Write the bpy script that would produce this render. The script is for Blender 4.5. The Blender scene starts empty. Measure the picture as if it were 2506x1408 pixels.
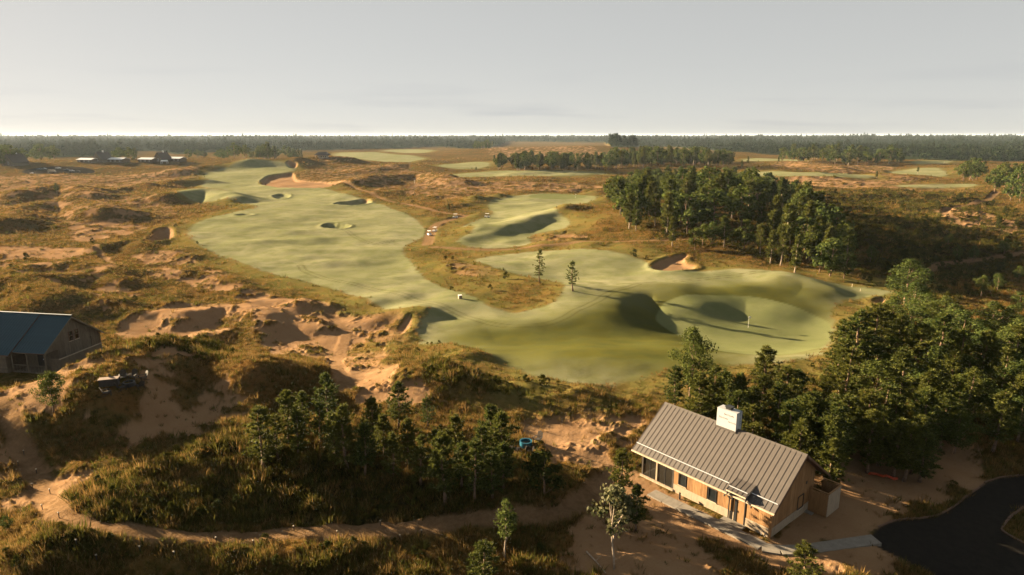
import bpy, bmesh, math, random
import numpy as np
from mathutils import Vector, Matrix

# ------------------------------------------------------------------ camera, sky, sun, exposure
scene = bpy.context.scene
COL = scene.collection
FPX, HORIZON = 1600.0, 330.0            # focal length and horizon row in photograph pixels (2506 x 1408)
CAMZ = 30.0
PITCH = math.atan((704 - HORIZON) / FPX)
cam_d = bpy.data.cameras.new('camera'); cam = bpy.data.objects.new('camera', cam_d); COL.objects.link(cam)
cam.location = (0, 0, CAMZ); cam.rotation_euler = (math.pi / 2 - PITCH, 0, 0)
cam_d.sensor_width = 36; cam_d.lens = 36 * FPX / 2506; cam_d.clip_start = 0.5; cam_d.clip_end = 90000
scene.camera = cam
SUN_EL, SUN_AZ = math.radians(12.5), math.radians(60)      # sun stands 60 degrees left of the view axis
SHD = np.array([math.sin(SUN_AZ), -math.cos(SUN_AZ)])      # the way shadows fall on the ground
sun_d = bpy.data.lights.new('sun', 'SUN'); sun_d.energy = 5.0; sun_d.angle = math.radians(0.55); sun_d.color = (1.0, 0.75, 0.46)
sun = bpy.data.objects.new('sun', sun_d); COL.objects.link(sun)
sdir = Vector((SHD[0] * math.cos(SUN_EL), SHD[1] * math.cos(SUN_EL), -math.sin(SUN_EL)))
sun.rotation_euler = sdir.to_track_quat('-Z', 'Y').to_euler(); sun.location = (-200, 120, 120)
world = bpy.data.worlds.new('World'); scene.world = world; world.use_nodes = True
wn, wl = world.node_tree.nodes, world.node_tree.links
bg = wn['Background']
sky = wn.new('ShaderNodeTexSky'); sky.sky_type = 'NISHITA'; sky.sun_disc = False
sky.sun_elevation = SUN_EL; sky.sun_rotation = -SUN_AZ
sky.altitude = 300; sky.air_density = 0.35; sky.dust_density = 0.2; sky.ozone_density = 1.0
tc = wn.new('ShaderNodeTexCoord'); sep = wn.new('ShaderNodeSeparateXYZ'); wl.new(tc.outputs['Generated'], sep.inputs[0])
cmap = wn.new('ShaderNodeMapping'); cmap.inputs['Scale'].default_value = (3.2, 3.2, 46.0); wl.new(tc.outputs['Generated'], cmap.inputs[0])
cn = wn.new('ShaderNodeTexNoise'); cn.inputs['Scale'].default_value = 1.0; cn.inputs['Detail'].default_value = 5; cn.inputs['Roughness'].default_value = .55
wl.new(cmap.outputs[0], cn.inputs['Vector'])
cr = wn.new('ShaderNodeMapRange'); cr.inputs[1].default_value = .54; cr.inputs[2].default_value = .72; cr.inputs[3].default_value = 0; cr.inputs[4].default_value = .5
wl.new(cn.outputs['Fac'], cr.inputs[0])
mk = wn.new('ShaderNodeMapRange'); mk.inputs[1].default_value = .03; mk.inputs[2].default_value = .10; mk.inputs[3].default_value = 1; mk.inputs[4].default_value = 0.0
wl.new(sep.outputs['Z'], mk.inputs[0])
mm = wn.new('ShaderNodeMath'); mm.operation = 'MULTIPLY'; wl.new(cr.outputs[0], mm.inputs[0]); wl.new(mk.outputs[0], mm.inputs[1])
cg = wn.new('ShaderNodeMixRGB'); cg.blend_type = 'MULTIPLY'; cg.inputs[2].default_value = (.74, .76, .82, 1)
wl.new(mm.outputs[0], cg.inputs[0]); 
hs = wn.new('ShaderNodeHueSaturation'); hs.inputs['Saturation'].default_value = 0.7; hs.inputs['Value'].default_value = 1.05
gm = wn.new('ShaderNodeGamma'); gm.inputs[1].default_value = .22; wl.new(sky.outputs[0], gm.inputs[0]); wl.new(gm.outputs[0], hs.inputs['Color']); tn = wn.new('ShaderNodeMixRGB'); tn.blend_type = 'MULTIPLY'; tn.inputs[0].default_value = 1; tn.inputs[2].default_value = (1.06, 1.0, .90, 1); wl.new(hs.outputs[0], tn.inputs[1]); wl.new(tn.outputs[0], cg.inputs[1])
wl.new(cg.outputs[0], bg.inputs[0]); bg.inputs[1].default_value = 0.05
scene.view_settings.view_transform = 'Standard'; scene.view_settings.look = 'None'
scene.view_settings.exposure = 3.2; scene.view_settings.gamma = 1.0
cy = scene.cycles
cy.use_denoising = True; cy.max_bounces = 5; cy.diffuse_bounces = 2; cy.glossy_bounces = 2; cy.transmission_bounces = 3
cy.transparent_max_bounces = 6; cy.volume_bounces = 0; cy.caustics_reflective = False; cy.caustics_refractive = False

# ------------------------------------------------------------------ numeric helpers
CP, SP = math.cos(PITCH), math.sin(PITCH)
def sstep(a, b, x):
    t = np.clip((x - a) / (b - a), 0, 1); return t * t * (3 - 2 * t)
def _hash(ix, iy, seed):
    h = (ix.astype(np.int64) * 374761393 + iy.astype(np.int64) * 668265263 + seed * 982451653) & 0x7fffffff
    h = ((h ^ (h >> 13)) * 1274126177) & 0x7fffffff
    return h ^ (h >> 16)
def perlin(x, y, seed=0):
    ix, iy = np.floor(x), np.floor(y); fx, fy = x - ix, y - iy
    ux, uy = fx * fx * fx * (fx * (fx * 6 - 15) + 10), fy * fy * fy * (fy * (fy * 6 - 15) + 10)
    def g(dx, dy):
        a = _hash(ix + dx, iy + dy, seed) % 4096 * (2 * math.pi / 4096)
        return np.cos(a) * (fx - dx) + np.sin(a) * (fy - dy)
    n0 = g(0, 0) * (1 - ux) + g(1, 0) * ux; n1 = g(0, 1) * (1 - ux) + g(1, 1) * ux
    return (n0 * (1 - uy) + n1 * uy) * 1.5
def fbm(x, y, lam, octv=4, seed=0, gain=.5, step=None):
    """about -1..1; octaves finer than the mesh can carry fade out"""
    out, amp = 0.0, 1.0
    for o in range(octv):
        l = lam / 2 ** o
        n = perlin(x / l + 17.3 * o, y / l - 9.1 * o, seed + o)
        if step is not None: n = n * np.clip((l / np.maximum(step, 1e-3) - 2) / 3, 0, 1)
        out = out + amp * n; amp *= gain
    return out
def proj(x, y, z):
    z = z - CAMZ; zc = y * CP - z * SP; yc = y * SP + z * CP
    return 1253 + FPX * x / zc, 704 - FPX * yc / zc
def gauss(x, y, cx, cy_, rx, ry, h): return h * np.exp(-((x - cx) / rx) ** 2 - ((y - cy_) / ry) ** 2)
def hbase(x, y):
    x = np.asarray(x, float); y = np.asarray(y, float)
    edge = 74 + 8 * np.sin(x * .03 + .6) + np.clip(-x - 30, 0, 60) * .25
    z = -7.0 * sstep(0, 42, y - edge)
    z = z + gauss(x, y, 78, 262, 52, 62, 11) + gauss(x, y, -430, 790, 330, 110, 9.0) + gauss(x, y, -58, 82, 16, 14, 2.6)
    z = z + gauss(x, y, 120, 1350, 240, 160, 16) + gauss(x, y, 1900, 3300, 700, 420, 13) + gauss(x, y, -40, 950, 90, 60, 5)
    z = z + gauss(x, y, 260, 560, 140, 60, 3) + gauss(x, y, 420, 430, 70, 60, 6) + gauss(x, y, 210, 690, 110, 60, 4)
    z = z - 2.2 * sstep(0, 22, 44 - y)                     # the bank falls away below the near path
    w = 1 - sstep(14, 22, np.hypot(x - 37, y - 42)); z = z * (1 - w) - .5 * w                # the drive
    w = 1 - sstep(10, 16, np.hypot(x - 18.3, y - 51)); z = z * (1 - w)                       # level pad of the grey-roofed cabin
    w = 1 - sstep(11, 17, np.hypot(x + 60.3, y - 79.8)); z = z * (1 - w) + 2.0 * w            # pad of the blue-roofed one
    return z
TS = np.exp(np.linspace(math.log(30), math.log(26000), 2600))
def hit(px, py, dz=0.0, hf=None):
    """world x, y where the ray through a photograph pixel meets the ground (raised by dz)"""
    a, b = (px - 1253) / FPX, (704 - py) / FPX
    d = np.array([a, CP + b * SP, -SP + b * CP]); d = d / d[1]
    X, Y, Z = d[0] * TS, TS, CAMZ + d[2] * TS
    g = (hf or hbase)(X, Y) + dz - Z
    k = np.argmax(g > 0)
    if k == 0: k = len(TS) - 1
    t = TS[k - 1] + (TS[k] - TS[k - 1]) * (-g[k - 1]) / (g[k] - g[k - 1] + 1e-9)
    return d[0] * t, t
def hits(pts, dz=0.0): return np.array([hit(p[0], p[1], dz) for p in pts])
def seg_d(x, y, P, closed=False):
    """distance to a polyline and the nearest point on it"""
    n = len(P); best = np.full(x.shape, 1e18); nx = np.zeros(x.shape); ny = np.zeros(x.shape)
    for i in range(n if closed else n - 1):
        a, b = P[i], P[(i + 1) % n]; d = b - a; L = max(d @ d, 1e-9)
        t = np.clip(((x - a[0]) * d[0] + (y - a[1]) * d[1]) / L, 0, 1)
        qx, qy = a[0] + t * d[0], a[1] + t * d[1]
        e = (x - qx) ** 2 + (y - qy) ** 2
        m = e < best; best = np.where(m, e, best); nx = np.where(m, qx, nx); ny = np.where(m, qy, ny)
    return np.sqrt(best), nx, ny
def soft_d(x, y, P):
    """distance to a polyline and a smoothly varying nearest point"""
    best = np.full(x.shape, 1e18); sw = np.zeros(x.shape); sx = np.zeros(x.shape); sy = np.zeros(x.shape)
    for i in range(len(P) - 1):
        a, b = P[i], P[i + 1]; d = b - a; L = max(d @ d, 1e-9)
        t = np.clip(((x - a[0]) * d[0] + (y - a[1]) * d[1]) / L, 0, 1)
        qx, qy = a[0] + t * d[0], a[1] + t * d[1]; e = (x - qx) ** 2 + (y - qy) ** 2
        best = np.minimum(best, e); w = math.sqrt(L) / (e + 1.5) ** 2; sw += w; sx += w * qx; sy += w * qy
    return np.sqrt(best), sx / sw, sy / sw
def inside(x, y, P):
    c = np.zeros(x.shape, bool); n = len(P)
    for i in range(n):
        a, b = P[i], P[(i + 1) % n]
        if a[1] == b[1]: continue
        m = ((a[1] > y) != (b[1] > y)) & (x < (b[0] - a[0]) * (y - a[1]) / (b[1] - a[1]) + a[0])
        c ^= m
    return c
def smooth_poly(P, it=2):
    P = np.asarray(P, float)
    for _ in range(it):
        Q = np.roll(P, -1, 0); P = np.stack([.75 * P + .25 * Q, .25 * P + .75 * Q], 1).reshape(-1, 2)
    return P
def smooth_line(P, it=2):
    P = np.asarray(P, float)
    for _ in range(it):
        Q = np.stack([.75 * P[:-1] + .25 * P[1:], .25 * P[:-1] + .75 * P[1:]], 1).reshape(-1, 2)
        P = np.concatenate([P[:1], Q, P[-1:]])
    return P
def sdf(x, y, P, reach):
    """signed distance to a closed polygon, positive inside, worked out only near it"""
    out = np.full(x.shape, -1e3)
    m = (x > P[:, 0].min() - reach) & (x < P[:, 0].max() + reach) & (y > P[:, 1].min() - reach) & (y < P[:, 1].max() + reach)
    if m.any():
        d, _, _ = seg_d(x[m], y[m], P, True)
        out[m] = np.where(inside(x[m], y[m], P), d, -d)
    return out

# ------------------------------------------------------------------ what lies where (photograph pixels)
FAIRWAYS = [
 [(490,428),(560,415),(640,410),(705,411),(730,419),(690,428),(645,434),(633,446),(645,456),(720,461),(800,463),(835,476),(905,492),(965,512),(1012,532),(1045,560),(1038,582),(992,598),(984,618),(1012,645),(1040,685),(1098,714),(1155,734),(1200,762),(1250,776),(1310,770),(1360,755),(1385,725),(1375,705),(1330,692),(1255,680),(1190,655),(1150,640),(1200,628),(1290,615),(1380,612),(1480,618),(1560,632),(1598,648),(1585,662),(1640,677),(1730,668),(1830,664),(1950,680),(2020,697),(2180,712),(2175,725),(2060,735),(2035,760),(2045,800),(2030,850),(1990,882),(1870,888),(1760,888),(1650,897),(1590,916),(1500,935),(1400,942),(1310,930),(1250,900),(1200,880),(1120,866),(1060,856),(1020,842),(1022,805),(1052,774),(985,774),(928,760),(868,724),(795,702),(700,680),(600,650),(520,620),(475,595),(455,570),(480,548),(560,523),(640,510),(600,498),(520,492),(430,487),(450,478),(540,470),(560,462),(480,455),(510,447),(505,437)],
 [(1125,553),(1160,540),(1215,525),(1190,510),(1205,492),(1270,480),(1360,475),(1440,478),(1465,487),(1440,500),(1390,512),(1340,524),(1400,540),(1390,556),(1320,566),(1290,575),(1305,590),(1270,603),(1180,610),(1130,603),(1110,595),(1150,580),(1165,570),(1130,562)],
 [(1090,426),(1200,420),(1480,418),(1482,428),(1350,432),(1200,430),(1100,432)],
 [(810,376),(900,373),(1000,380),(1060,388),(980,398),(900,393),(840,386)],
 [(1070,403),(1110,395),(1200,393),(1197,410),(1130,416),(1060,411)],
 [(1800,425),(1900,424),(2000,430),(2090,425),(2130,429),(2150,438),(2020,440),(1870,436),(1780,432)],
 [(2160,416),(2290,412),(2320,420),(2315,432),(2210,428)],
 [(2185,457),(2300,452),(2390,448),(2397,456),(2300,463),(2200,463)],
 [(1800,390),(1880,387),(1970,392),(1960,398),(1850,400)],
 [(2225,396),(2330,394),(2332,402),(2240,403)],
 [(925,368),(1010,365),(1070,368),(1060,375),(960,374)],
]
GREEN = [(1600,790),(1612,770),(1650,757),(1720,748),(1800,745),(1880,752),(1960,770),(2030,790),(2037,815),(2022,845),(1970,868),(1880,876),(1790,869),(1735,858),(1690,835),(1640,815)]
GREEN2 = [(1290,480),(1360,476),(1430,479),(1440,486),(1380,491),(1300,489)]
BUNKERS = [  # outline, depth, sand shows
 ([(632,452),(640,434),(690,429),(722,424),(724,440),(770,443),(850,452),(830,460),(760,464),(690,462)], 1.6),
 ([(697,409),(731,410),(728,417),(708,418)], 1.4),
 ([(660,475),(690,471),(712,474),(708,480),(680,483)], 1.2),
 ([(805,503),(850,491),(900,487),(912,494),(900,502),(850,507)], 2.0),
 ([(785,551),(800,545),(860,550),(855,558),(820,561),(790,558)], 1.5),
 ([(565,531),(600,526),(630,530),(600,535)], 1.2),
 ([(345,600),(380,566),(420,559),(432,575),(410,594),(370,606)], 1.3),
 ([(1588,656),(1600,641),(1650,626),(1690,621),(1675,642),(1715,654),(1685,669),(1640,674),(1612,671)], .7),
 ([(2132,737),(2150,729),(2172,731),(2168,747),(2145,751)], 1.0),
 ([(985,792),(1015,788),(1005,822),(975,832),(965,815)], 0.35),
 ([(2000,429),(2060,428),(2080,432),(2020,434)], 1.0),
]
SANDS = [  # outline, how much of it is bare
 ([(-60,600),(100,605),(240,612),(330,680),(350,740),(270,800),(120,720),(-60,690)], .45),
 ([(-60,600),(230,606),(260,625),(120,640),(-60,630)], .85),
 ([(250,805),(380,765),(450,742),(620,752),(645,790),(520,830),(350,842),(260,828)], .85),
 ([(560,722),(640,715),(730,748),(820,742),(858,775),(905,775),(935,780),(995,770),(1000,790),(960,800),(1000,830),(985,850),(960,900),(1000,925),(1045,965),(1030,1005),(900,995),(835,965),(800,900),(780,880),(690,870),(620,830),(600,765)], .82),
 ([(-60,955),(300,950),(420,900),(560,955),(640,1010),(625,1092),(490,1110),(330,1145),(180,1135),(20,1075),(-60,1040)], .6),
 ([(-60,1085),(80,1120),(240,1140),(300,1150),(200,1240),(160,1310),(110,1300),(-60,1230)], .62),
 ([(1240,1020),(1400,1010),(1560,1003),(1610,1015),(1560,1100),(1480,1150),(1350,1140),(1290,1075)], .85),
 ([(1440,1150),(1545,1130),(1600,1180),(1900,1330),(2000,1310),(2150,1290),(2300,1408),(2000,1480),(1380,1480),(1400,1300)], .85),
 ([(1960,1150),(1990,1110),(2300,1050),(2470,1110),(2420,1180),(2290,1260),(2150,1300),(2140,1330),(2000,1360),(1880,1330)], .9),
 ([(1250,562),(1440,560),(1440,588),(1330,600),(1260,585)], .66),
 ([(1080,655),(1180,655),(1250,686),(1200,690),(1100,675)], .9),
 ([(980,448),(1480,446),(1470,472),(1250,472),(960,465)], .6),
 ([(1170,355),(1480,360),(1480,392),(1200,402)], .5), ([(1880,397),(2180,403),(2190,420),(2050,425),(1900,418)], .55),
 ([(1800,440),(2170,440),(2400,462),(2400,470),(2200,468),(1900,460)], .7), ([(2050,425),(2310,434),(2200,448),(2050,445)], .6),
 ([(-60,425),(400,425),(480,410),(500,440),(300,456),(-60,480)], .55), ([(-60,480),(100,465),(430,490),(440,540),(200,560),(-60,550)], .5),
 ([(150,560),(230,545),(390,555),(300,580),(180,600)], .7), ([(300,620),(450,620),(520,660),(620,700),(560,725),(420,700),(330,680)], .6),
 ([(700,425),(900,400),(1060,425),(1250,455),(1200,500),(1100,490),(900,465),(740,445)], .45), ([(740,385),(840,390),(900,400),(760,415)], .4),
 ([(2270,520),(2330,508),(2440,540),(2506,565),(2490,580),(2380,565),(2310,545)], .6),
]
SCRUB = [  # dark green and brown growth
 ([(1900,465),(2390,472),(2440,500),(2506,520),(2506,700),(2280,760),(2080,690),(1990,620),(1940,540)], .9),
 ([(180,1300),(250,1235),(340,1182),(470,1130),(600,1085),(760,1120),(1200,1240),(1260,1290),(900,1295),(600,1325),(330,1360),(230,1355)], .75),
 ([(2000,880),(2506,780),(2506,1100),(2300,1060),(2040,1120),(1900,1010)], .8),
 ([(1480,470),(1560,455),(1900,480),(2000,600),(1960,668),(1880,640),(1640,592),(1560,590)], .6),
 ([(260,870),(560,860),(660,930),(420,960),(240,930)], .8), ([(120,1400),(500,1380),(900,1330),(1280,1330),(1400,1480),(100,1480)], .6),
 ([(1040,900),(1200,940),(1430,950),(1440,995),(1300,1000),(1060,960)], .8),
]
PATHS = [
 ([(5,1035),(40,1095),(85,1160),(112,1225),(135,1298),(170,1340),(240,1362),(330,1368),(450,1355),(600,1330),(750,1312),(900,1302),(1100,1300),(1250,1298),(1350,1285),(1420,1245),(1455,1190),(1500,1155)], .95),
 ([(830,455),(880,465),(930,485),(1010,505),(1080,520),(1140,530)], 1.6), ([(1140,530),(1090,540),(1062,550),(1052,575),(1046,598)], 2.0),
 ([(1060,604),(1120,609),(1200,611),(1300,605),(1400,598),(1500,592),(1600,590),(1700,585)], 1.1),
 ([(2440,472),(2405,500),(2330,512),(2308,522),(2325,545),(2400,570),(2506,566)], 1.8),
 ([(2240,690),(2275,668),(2300,652),(2360,645),(2506,635)], 1.2), ([(-20,478),(50,458),(88,447),(60,435),(-20,428)], 3.0),
 ([(232,612),(262,640),(290,668)], .8), ([(780,745),(830,790),(850,820),(832,855),(818,900),(850,960)], 1.1),
]
TRACKS = [[(735,650),(745,665),(800,685),(900,705),(1000,735),(1100,765),(1180,800),(1260,815),(1350,808),(1430,775),(1500,735),(1560,712)],
          [(840,560),(900,600),(960,590)], [(1150,700),(1300,690),(1560,712),(1700,690),(1900,672)]]
CAR_PARK = [(50,418),(100,408),(180,406),(235,414),(230,422),(120,424),(60,424)]
DRIVE = [(2128,1317),(2149,1290),(2189,1273),(2279,1268),(2319,1254),(2373,1210),(2413,1181),(2463,1165),(2620,1155),(2800,1300),(2620,1480),(2330,1450),(2283,1405),(2240,1384),(2193,1362),(2139,1337)]
ISLAND = [(2640,1400),(2506,1328),(2460,1302),(2449,1290),(2470,1264),(2506,1239),(2620,1215)]
MOUNDS = [  # crest line, height, half width on the sunny side and on the shady side (metres)
 ([(70,470),(110,458),(180,455),(230,470)], 4.5, 16, 8), ([(265,462),(310,456),(400,458),(430,466)], 3.2, 14, 7),
 ([(10,535),(60,505),(130,488),(200,492),(255,515)], 5.0, 15, 9), ([(400,475),(470,461),(545,461),(580,474)], 5.0, 14, 8),
 ([(365,452),(420,440),(500,438)], 3.5, 16, 8), ([(440,418),(520,405),(600,404)], 4.5, 25, 12), ([(620,405),(700,398),(760,400)], 3, 20, 10),
 ([(20,672),(70,650),(180,644),(260,652)], 2.6, 9, 5), ([(-300,735),(-140,700),(-30,690),(60,680),(140,720)], 4.2, 10, 8), ([(170,690),(260,675),(300,690)], 1.6, 6, 4),
 ([(300,470),(360,478),(420,490)], 1.5, 8, 5), ([(250,600),(300,592),(340,588),(350,600)], 2.2, 8, 4), ([(420,610),(470,625)], 1.2, 6, 4),
 ([(330,668),(400,662),(430,672)], 1.2, 5, 3), ([(470,660),(560,680),(600,700)], 1.0, 6, 4),
 ([(1470,765),(1500,730),(1550,711),(1620,708),(1690,735)], 2.0, 17, 8), ([(1780,722),(1830,717),(1895,735)], 1.6, 12, 7),
 ([(1930,690),(1970,688),(2030,705)], 1.6, 9, 4), ([(1700,672),(1800,668),(1900,680)], .8, 9, 7),
 ([(1235,552),(1300,532),(1390,508)], 2.8, 14, 5), ([(1120,590),(1150,570),(1160,560)], 1.2, 7, 4), ([(1330,592),(1400,586),(1440,592)], 1.2, 6, 4),
 ([(890,442),(950,428),(1060,426),(1125,440)], 5.0, 20, 9), ([(920,412),(1000,400),(1060,408)], 3.5, 25, 12), ([(700,400),(780,385),(850,390)], 5, 30, 15),
 ([(930,470),(1000,466),(1060,470)], 1.8, 10, 6), ([(1050,480),(1100,475),(1150,490)], 1.6, 10, 6), ([(1130,500),(1190,485),(1220,478)], 1.8, 9, 6),
 ([(930,778),(985,767),(1040,769)], 1.0, 6, 3), ([(1045,771),(1020,800),(1000,830)], .6, 5, 2.2), ([(1015,850),(1080,848),(1150,862)], 1.6, 6, 4),
 ([(1060,930),(1150,940),(1300,955),(1420,955)], 1.3, 7, 3.5),
 ([(490,765),(550,748),(610,757),(650,775)], 1.9, 6, 3.5), ([(355,775),(400,765),(440,775)], 1.1, 4, 3), ([(520,815),(590,800),(640,812)], 1.3, 4.5, 3),
 ([(690,770),(740,745),(790,752)], 1.0, 5, 3), ([(690,795),(740,790),(780,798)], .9, 4, 2.5), ([(240,885),(330,850),(420,840),(500,850)], 2.6, 7, 4.5),
 ([(330,935),(400,905),(470,880),(560,885),(630,915)], 3.2, 7, 5), ([(635,940),(690,912),(770,905)], 1.3, 4.5, 3), ([(200,770),(270,752),(310,765)], 1.2, 4.5, 3),
 ([(300,745),(340,740),(420,745)], .9, 4, 3), ([(640,738),(700,738),(745,748)], .8, 4, 2.5), ([(1000,880),(1060,905),(1120,940)], 1.1, 4, 3),
 ([(-60,1015),(40,985),(160,985),(240,1000)], 2.6, 6, 5), ([(100,1060),(200,1040),(250,1050)], 1.0, 5, 4),
 ([(370,1095),(440,1075),(540,1062)], .9, 3, 2), ([(-10,1090),(40,1078),(60,1090)], .6, 2, 1.5),
 ([(165,1300),(200,1262),(260,1222),(340,1178),(470,1128),(600,1078),(700,1060)], 2.4, 6, 8.5), ([(60,1440),(200,1392),(420,1385),(700,1350)], .9, 3, 3),
 ([(850,1130),(1000,1130),(1150,1180),(1240,1230)], 1.4, 7, 5), ([(1300,1420),(1420,1370),(1560,1400)], .9, 3, 2.5),
 ([(1560,1408),(1700,1390),(1900,1400)], .8, 2.5, 2), ([(1280,1180),(1330,1195)], .8, 4, 3),
 ([(1100,640),(1200,665),(1300,700),(1370,712)], 1.2, 8, 6), ([(1050,700),(1120,725)], .6, 6, 5), ([(1980,480),(2150,476),(2350,485)], 3.0, 20, 9),
 ([(2060,560),(2200,545),(2300,560)], 3.0, 18, 12), ([(2120,620),(2300,600),(2450,610)], 2.5, 14, 9), ([(2330,530),(2420,520),(2480,540)], 2.4, 12, 6),
 ([(1880,392),(1980,398),(2060,412)], 3.5, 30, 14), ([(1250,425),(1330,424)], 1.5, 12, 6), ([(1400,425),(1450,424)], 1.5, 12, 6), ([(1280,455),(1350,452)], 1.5, 12, 6),
 ([(1400,462),(1440,460),(1460,468)], 2.0, 8, 5), ([(1560,445),(1480,475),(1440,520)], 1.0, 16, 12), ([(1210,575),(1250,582)], .8, 6, 4),
 ([(470,565),(600,560)], .5, 9, 7), ([(650,590),(760,585)], .8, 8, 6), ([(620,560),(700,570)], .6, 8, 6), ([(800,640),(860,636)], .5, 5, 4), ([(900,735),(980,722)], .8, 7, 5),
 ([(1040,770),(1120,742),(1200,745)], .6, 8, 6), ([(1080,820),(1180,790),(1260,800)], .8, 9, 8), ([(1560,600),(1360,625)], .8, 9, 6), ([(1180,560),(1290,548)], .6, 9, 6),
 ([(1240,505),(1330,500)], .8, 10, 6), ([(840,475),(920,487)], 1.2, 10, 5),
]

FOREST = [(-900,331.2),(3400,331.2),(3400,400),(2506,396),(2330,392),(2220,388),(2000,384),(1880,378),(1780,371),(1620,361),(1500,362),(1480,352),(1240,348),(1220,360),(1150,365),(1060,362),(930,366),(800,368),(740,369),(560,373),(430,378),(400,372),(320,372),(300,381),(200,385),(100,385),(0,380),(-900,380)]

# ------------------------------------------------------------------ the lie of the land
ys = [22.0]
while ys[-1] < 42000:
    y = ys[-1]; ys.append(y + (max(.16, .0058 * y) if y < 900 else min(.0058 * y * (y / 900) ** 1.6, .05 * y)))
ys = np.array(ys)
us = np.concatenate([np.linspace(-1.6, -.96, 50)[:-1], np.linspace(-.96, .96, 870), np.linspace(.96, 1.6, 50)[1:]])
NR, NC = len(ys), len(us)
GY = np.repeat(ys[:, None], NC, 1); GX = us[None, :] * GY
STEP = np.repeat(np.maximum(np.gradient(ys), .0022 * ys)[:, None], NC, 1)
X, Y, ST = GX.ravel(), GY.ravel(), STEP.ravel()

def bands(pts, dz=0.0): return smooth_poly(hits(pts, dz))
def near(P, m):
    return (X > P[:, 0].min() - m) & (X < P[:, 0].max() + m) & (Y > P[:, 1].min() - m) & (Y < P[:, 1].max() + m)
Z0 = hbase(X, Y)
FW = [bands(p) for p in FAIRWAYS]; GR = [bands(GREEN, -1.2), bands(GREEN2)]
fair = np.zeros_like(X); fid = np.zeros(len(X), int)
for i, P in enumerate(FW):
    s_ = sdf(X, Y, P, 12); s_ = s_ + .8 * perlin(X / 3.1, Y / 3.1, 19) * (ST < 1.5); fair = np.maximum(fair, sstep(-.7, .7, s_ / np.maximum(1, ST))); fid[s_ > 0] = 100 + i
fsoft = np.zeros_like(X); semi = np.zeros_like(X)
for P in FW:
    s_ = sdf(X, Y, P, 26); fsoft = np.maximum(fsoft, sstep(-7, 3, s_)); semi = np.maximum(semi, sstep(-17, -2, s_ + 7 * perlin(X / 19, Y / 19, 29) + 2.5 * perlin(X / 5, Y / 5, 30)))
LUSH = [(1120,800),(1280,805),(1440,760),(1600,712),(1800,705),(1990,700),(2045,760),(1990,888),(1400,945),(1200,885),(1080,850)]
lush = sstep(-10, 10, sdf(X, Y, bands(LUSH), 12) + 5 * perlin(X / 16, Y / 16, 33))
green = np.zeros_like(X); gsoft = np.zeros_like(X)
for i, P in enumerate(GR):
    s_ = sdf(X, Y, P, 14); green = np.maximum(green, sstep(-.3, .3, s_ / np.maximum(1, ST))); fid[s_ > 0] = 150 + i
    gsoft = np.maximum(gsoft, sstep(-7, 3, s_))
    if i == 0: Z0 = Z0 - 1.5 * sstep(-9, 6, s_)
sandw = np.zeros_like(X)
for p, w in SANDS: sandw = np.maximum(sandw, w * sstep(-2.5, 2.5, sdf(X, Y, bands(p), 6)))
scrubw = np.zeros_like(X)
for p, w in SCRUB: scrubw = np.maximum(scrubw, w * sstep(-4, 4, sdf(X, Y, bands(p), 8)))
path = np.zeros_like(X); PW = []
for i, (p, w) in enumerate(PATHS):
    P = smooth_line(hits(p)); PW.append(P); m = near(P, 12)
    d, _, _ = seg_d(X[m], Y[m], P); d = d + .25 * perlin(X[m] / 2.1, Y[m] / 2.1, 5)
    path[m] = np.maximum(path[m], sstep(w + .35, w - .25, d)); k = np.where(m)[0]; fid[k[d < w]] = 300 + i
track = np.zeros_like(X)
for p in TRACKS:
    P = smooth_line(hits(p)); m = near(P, 6); d, _, _ = seg_d(X[m], Y[m], P)
    track[m] = np.maximum(track[m], np.exp(-((np.abs(d) - .8) / .28) ** 2))
asph = np.zeros_like(X)
for i, (p, cut) in enumerate(((CAR_PARK, None), (DRIVE, ISLAND))):
    s_ = sdf(X, Y, bands(p), 8)
    if cut: s_ = np.minimum(s_, -sdf(X, Y, bands(cut), 60))
    asph = np.maximum(asph, sstep(-.15, .15, s_ / np.maximum(1, ST))); fid[s_ > 0] = 400 + i
bunk = np.zeros_like(X); BK = []
ZB = np.zeros_like(X)
for i, (p, dep) in enumerate(BUNKERS):
    P = bands(p); BK.append(P); s_ = sdf(X, Y, P, 8) + .35 * perlin(X / 2.3, Y / 2.3, 9)
    ZB += -dep * sstep(-.2, 2.4, s_) + .35 * np.exp(-((s_ + .6) / 1.1) ** 2)
    bunk = np.maximum(bunk, sstep(.1, .7, s_)); fid[s_ > .3] = 200 + i
pads = np.maximum(np.maximum(1 - sstep(8.5, 14, np.hypot(X - 18.3, Y - 51)), 1 - sstep(11, 16, np.hypot(X + 60.3, Y - 79.8))), np.maximum(asph, .8 * (1 - sstep(6, 13, np.hypot(X - 31, Y - 53)))))
rough = (1 - fsoft) * (1 - np.clip(path, 0, 1) * .8) * (1 - pads * .93)
ZM = np.zeros_like(X)
for p, h, w1, w2 in MOUNDS:
    P = smooth_line(hits(p, h * .85)); w2 = w2 * (1.35 if P[:, 1].mean() > 150 else 1.0); m = near(P, 2.6 * max(w1, w2))
    d, qx, qy = soft_d(X[m], Y[m], P)
    side = ((X[m] - qx) * SHD[0] + (Y[m] - qy) * SHD[1]) / (np.hypot(X[m] - qx, Y[m] - qy) + 1.2)
    w = w1 + (w2 - w1) * sstep(-.6, .6, side)
    d = d * (1 + .22 * perlin(X[m] / (w2 * 1.7), Y[m] / (w2 * 1.7), 31))
    ZM[m] += h * np.exp(-(d / w) ** 2)
farw = sstep(160, 420, Y)
dune = fbm(X, Y, 34, 3, 11, .5, ST)
humm = fbm(X, Y, 8.5, 4, 23, .55, ST)
tuss = fbm(X, Y, 1.9, 3, 41, .6, ST)
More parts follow.
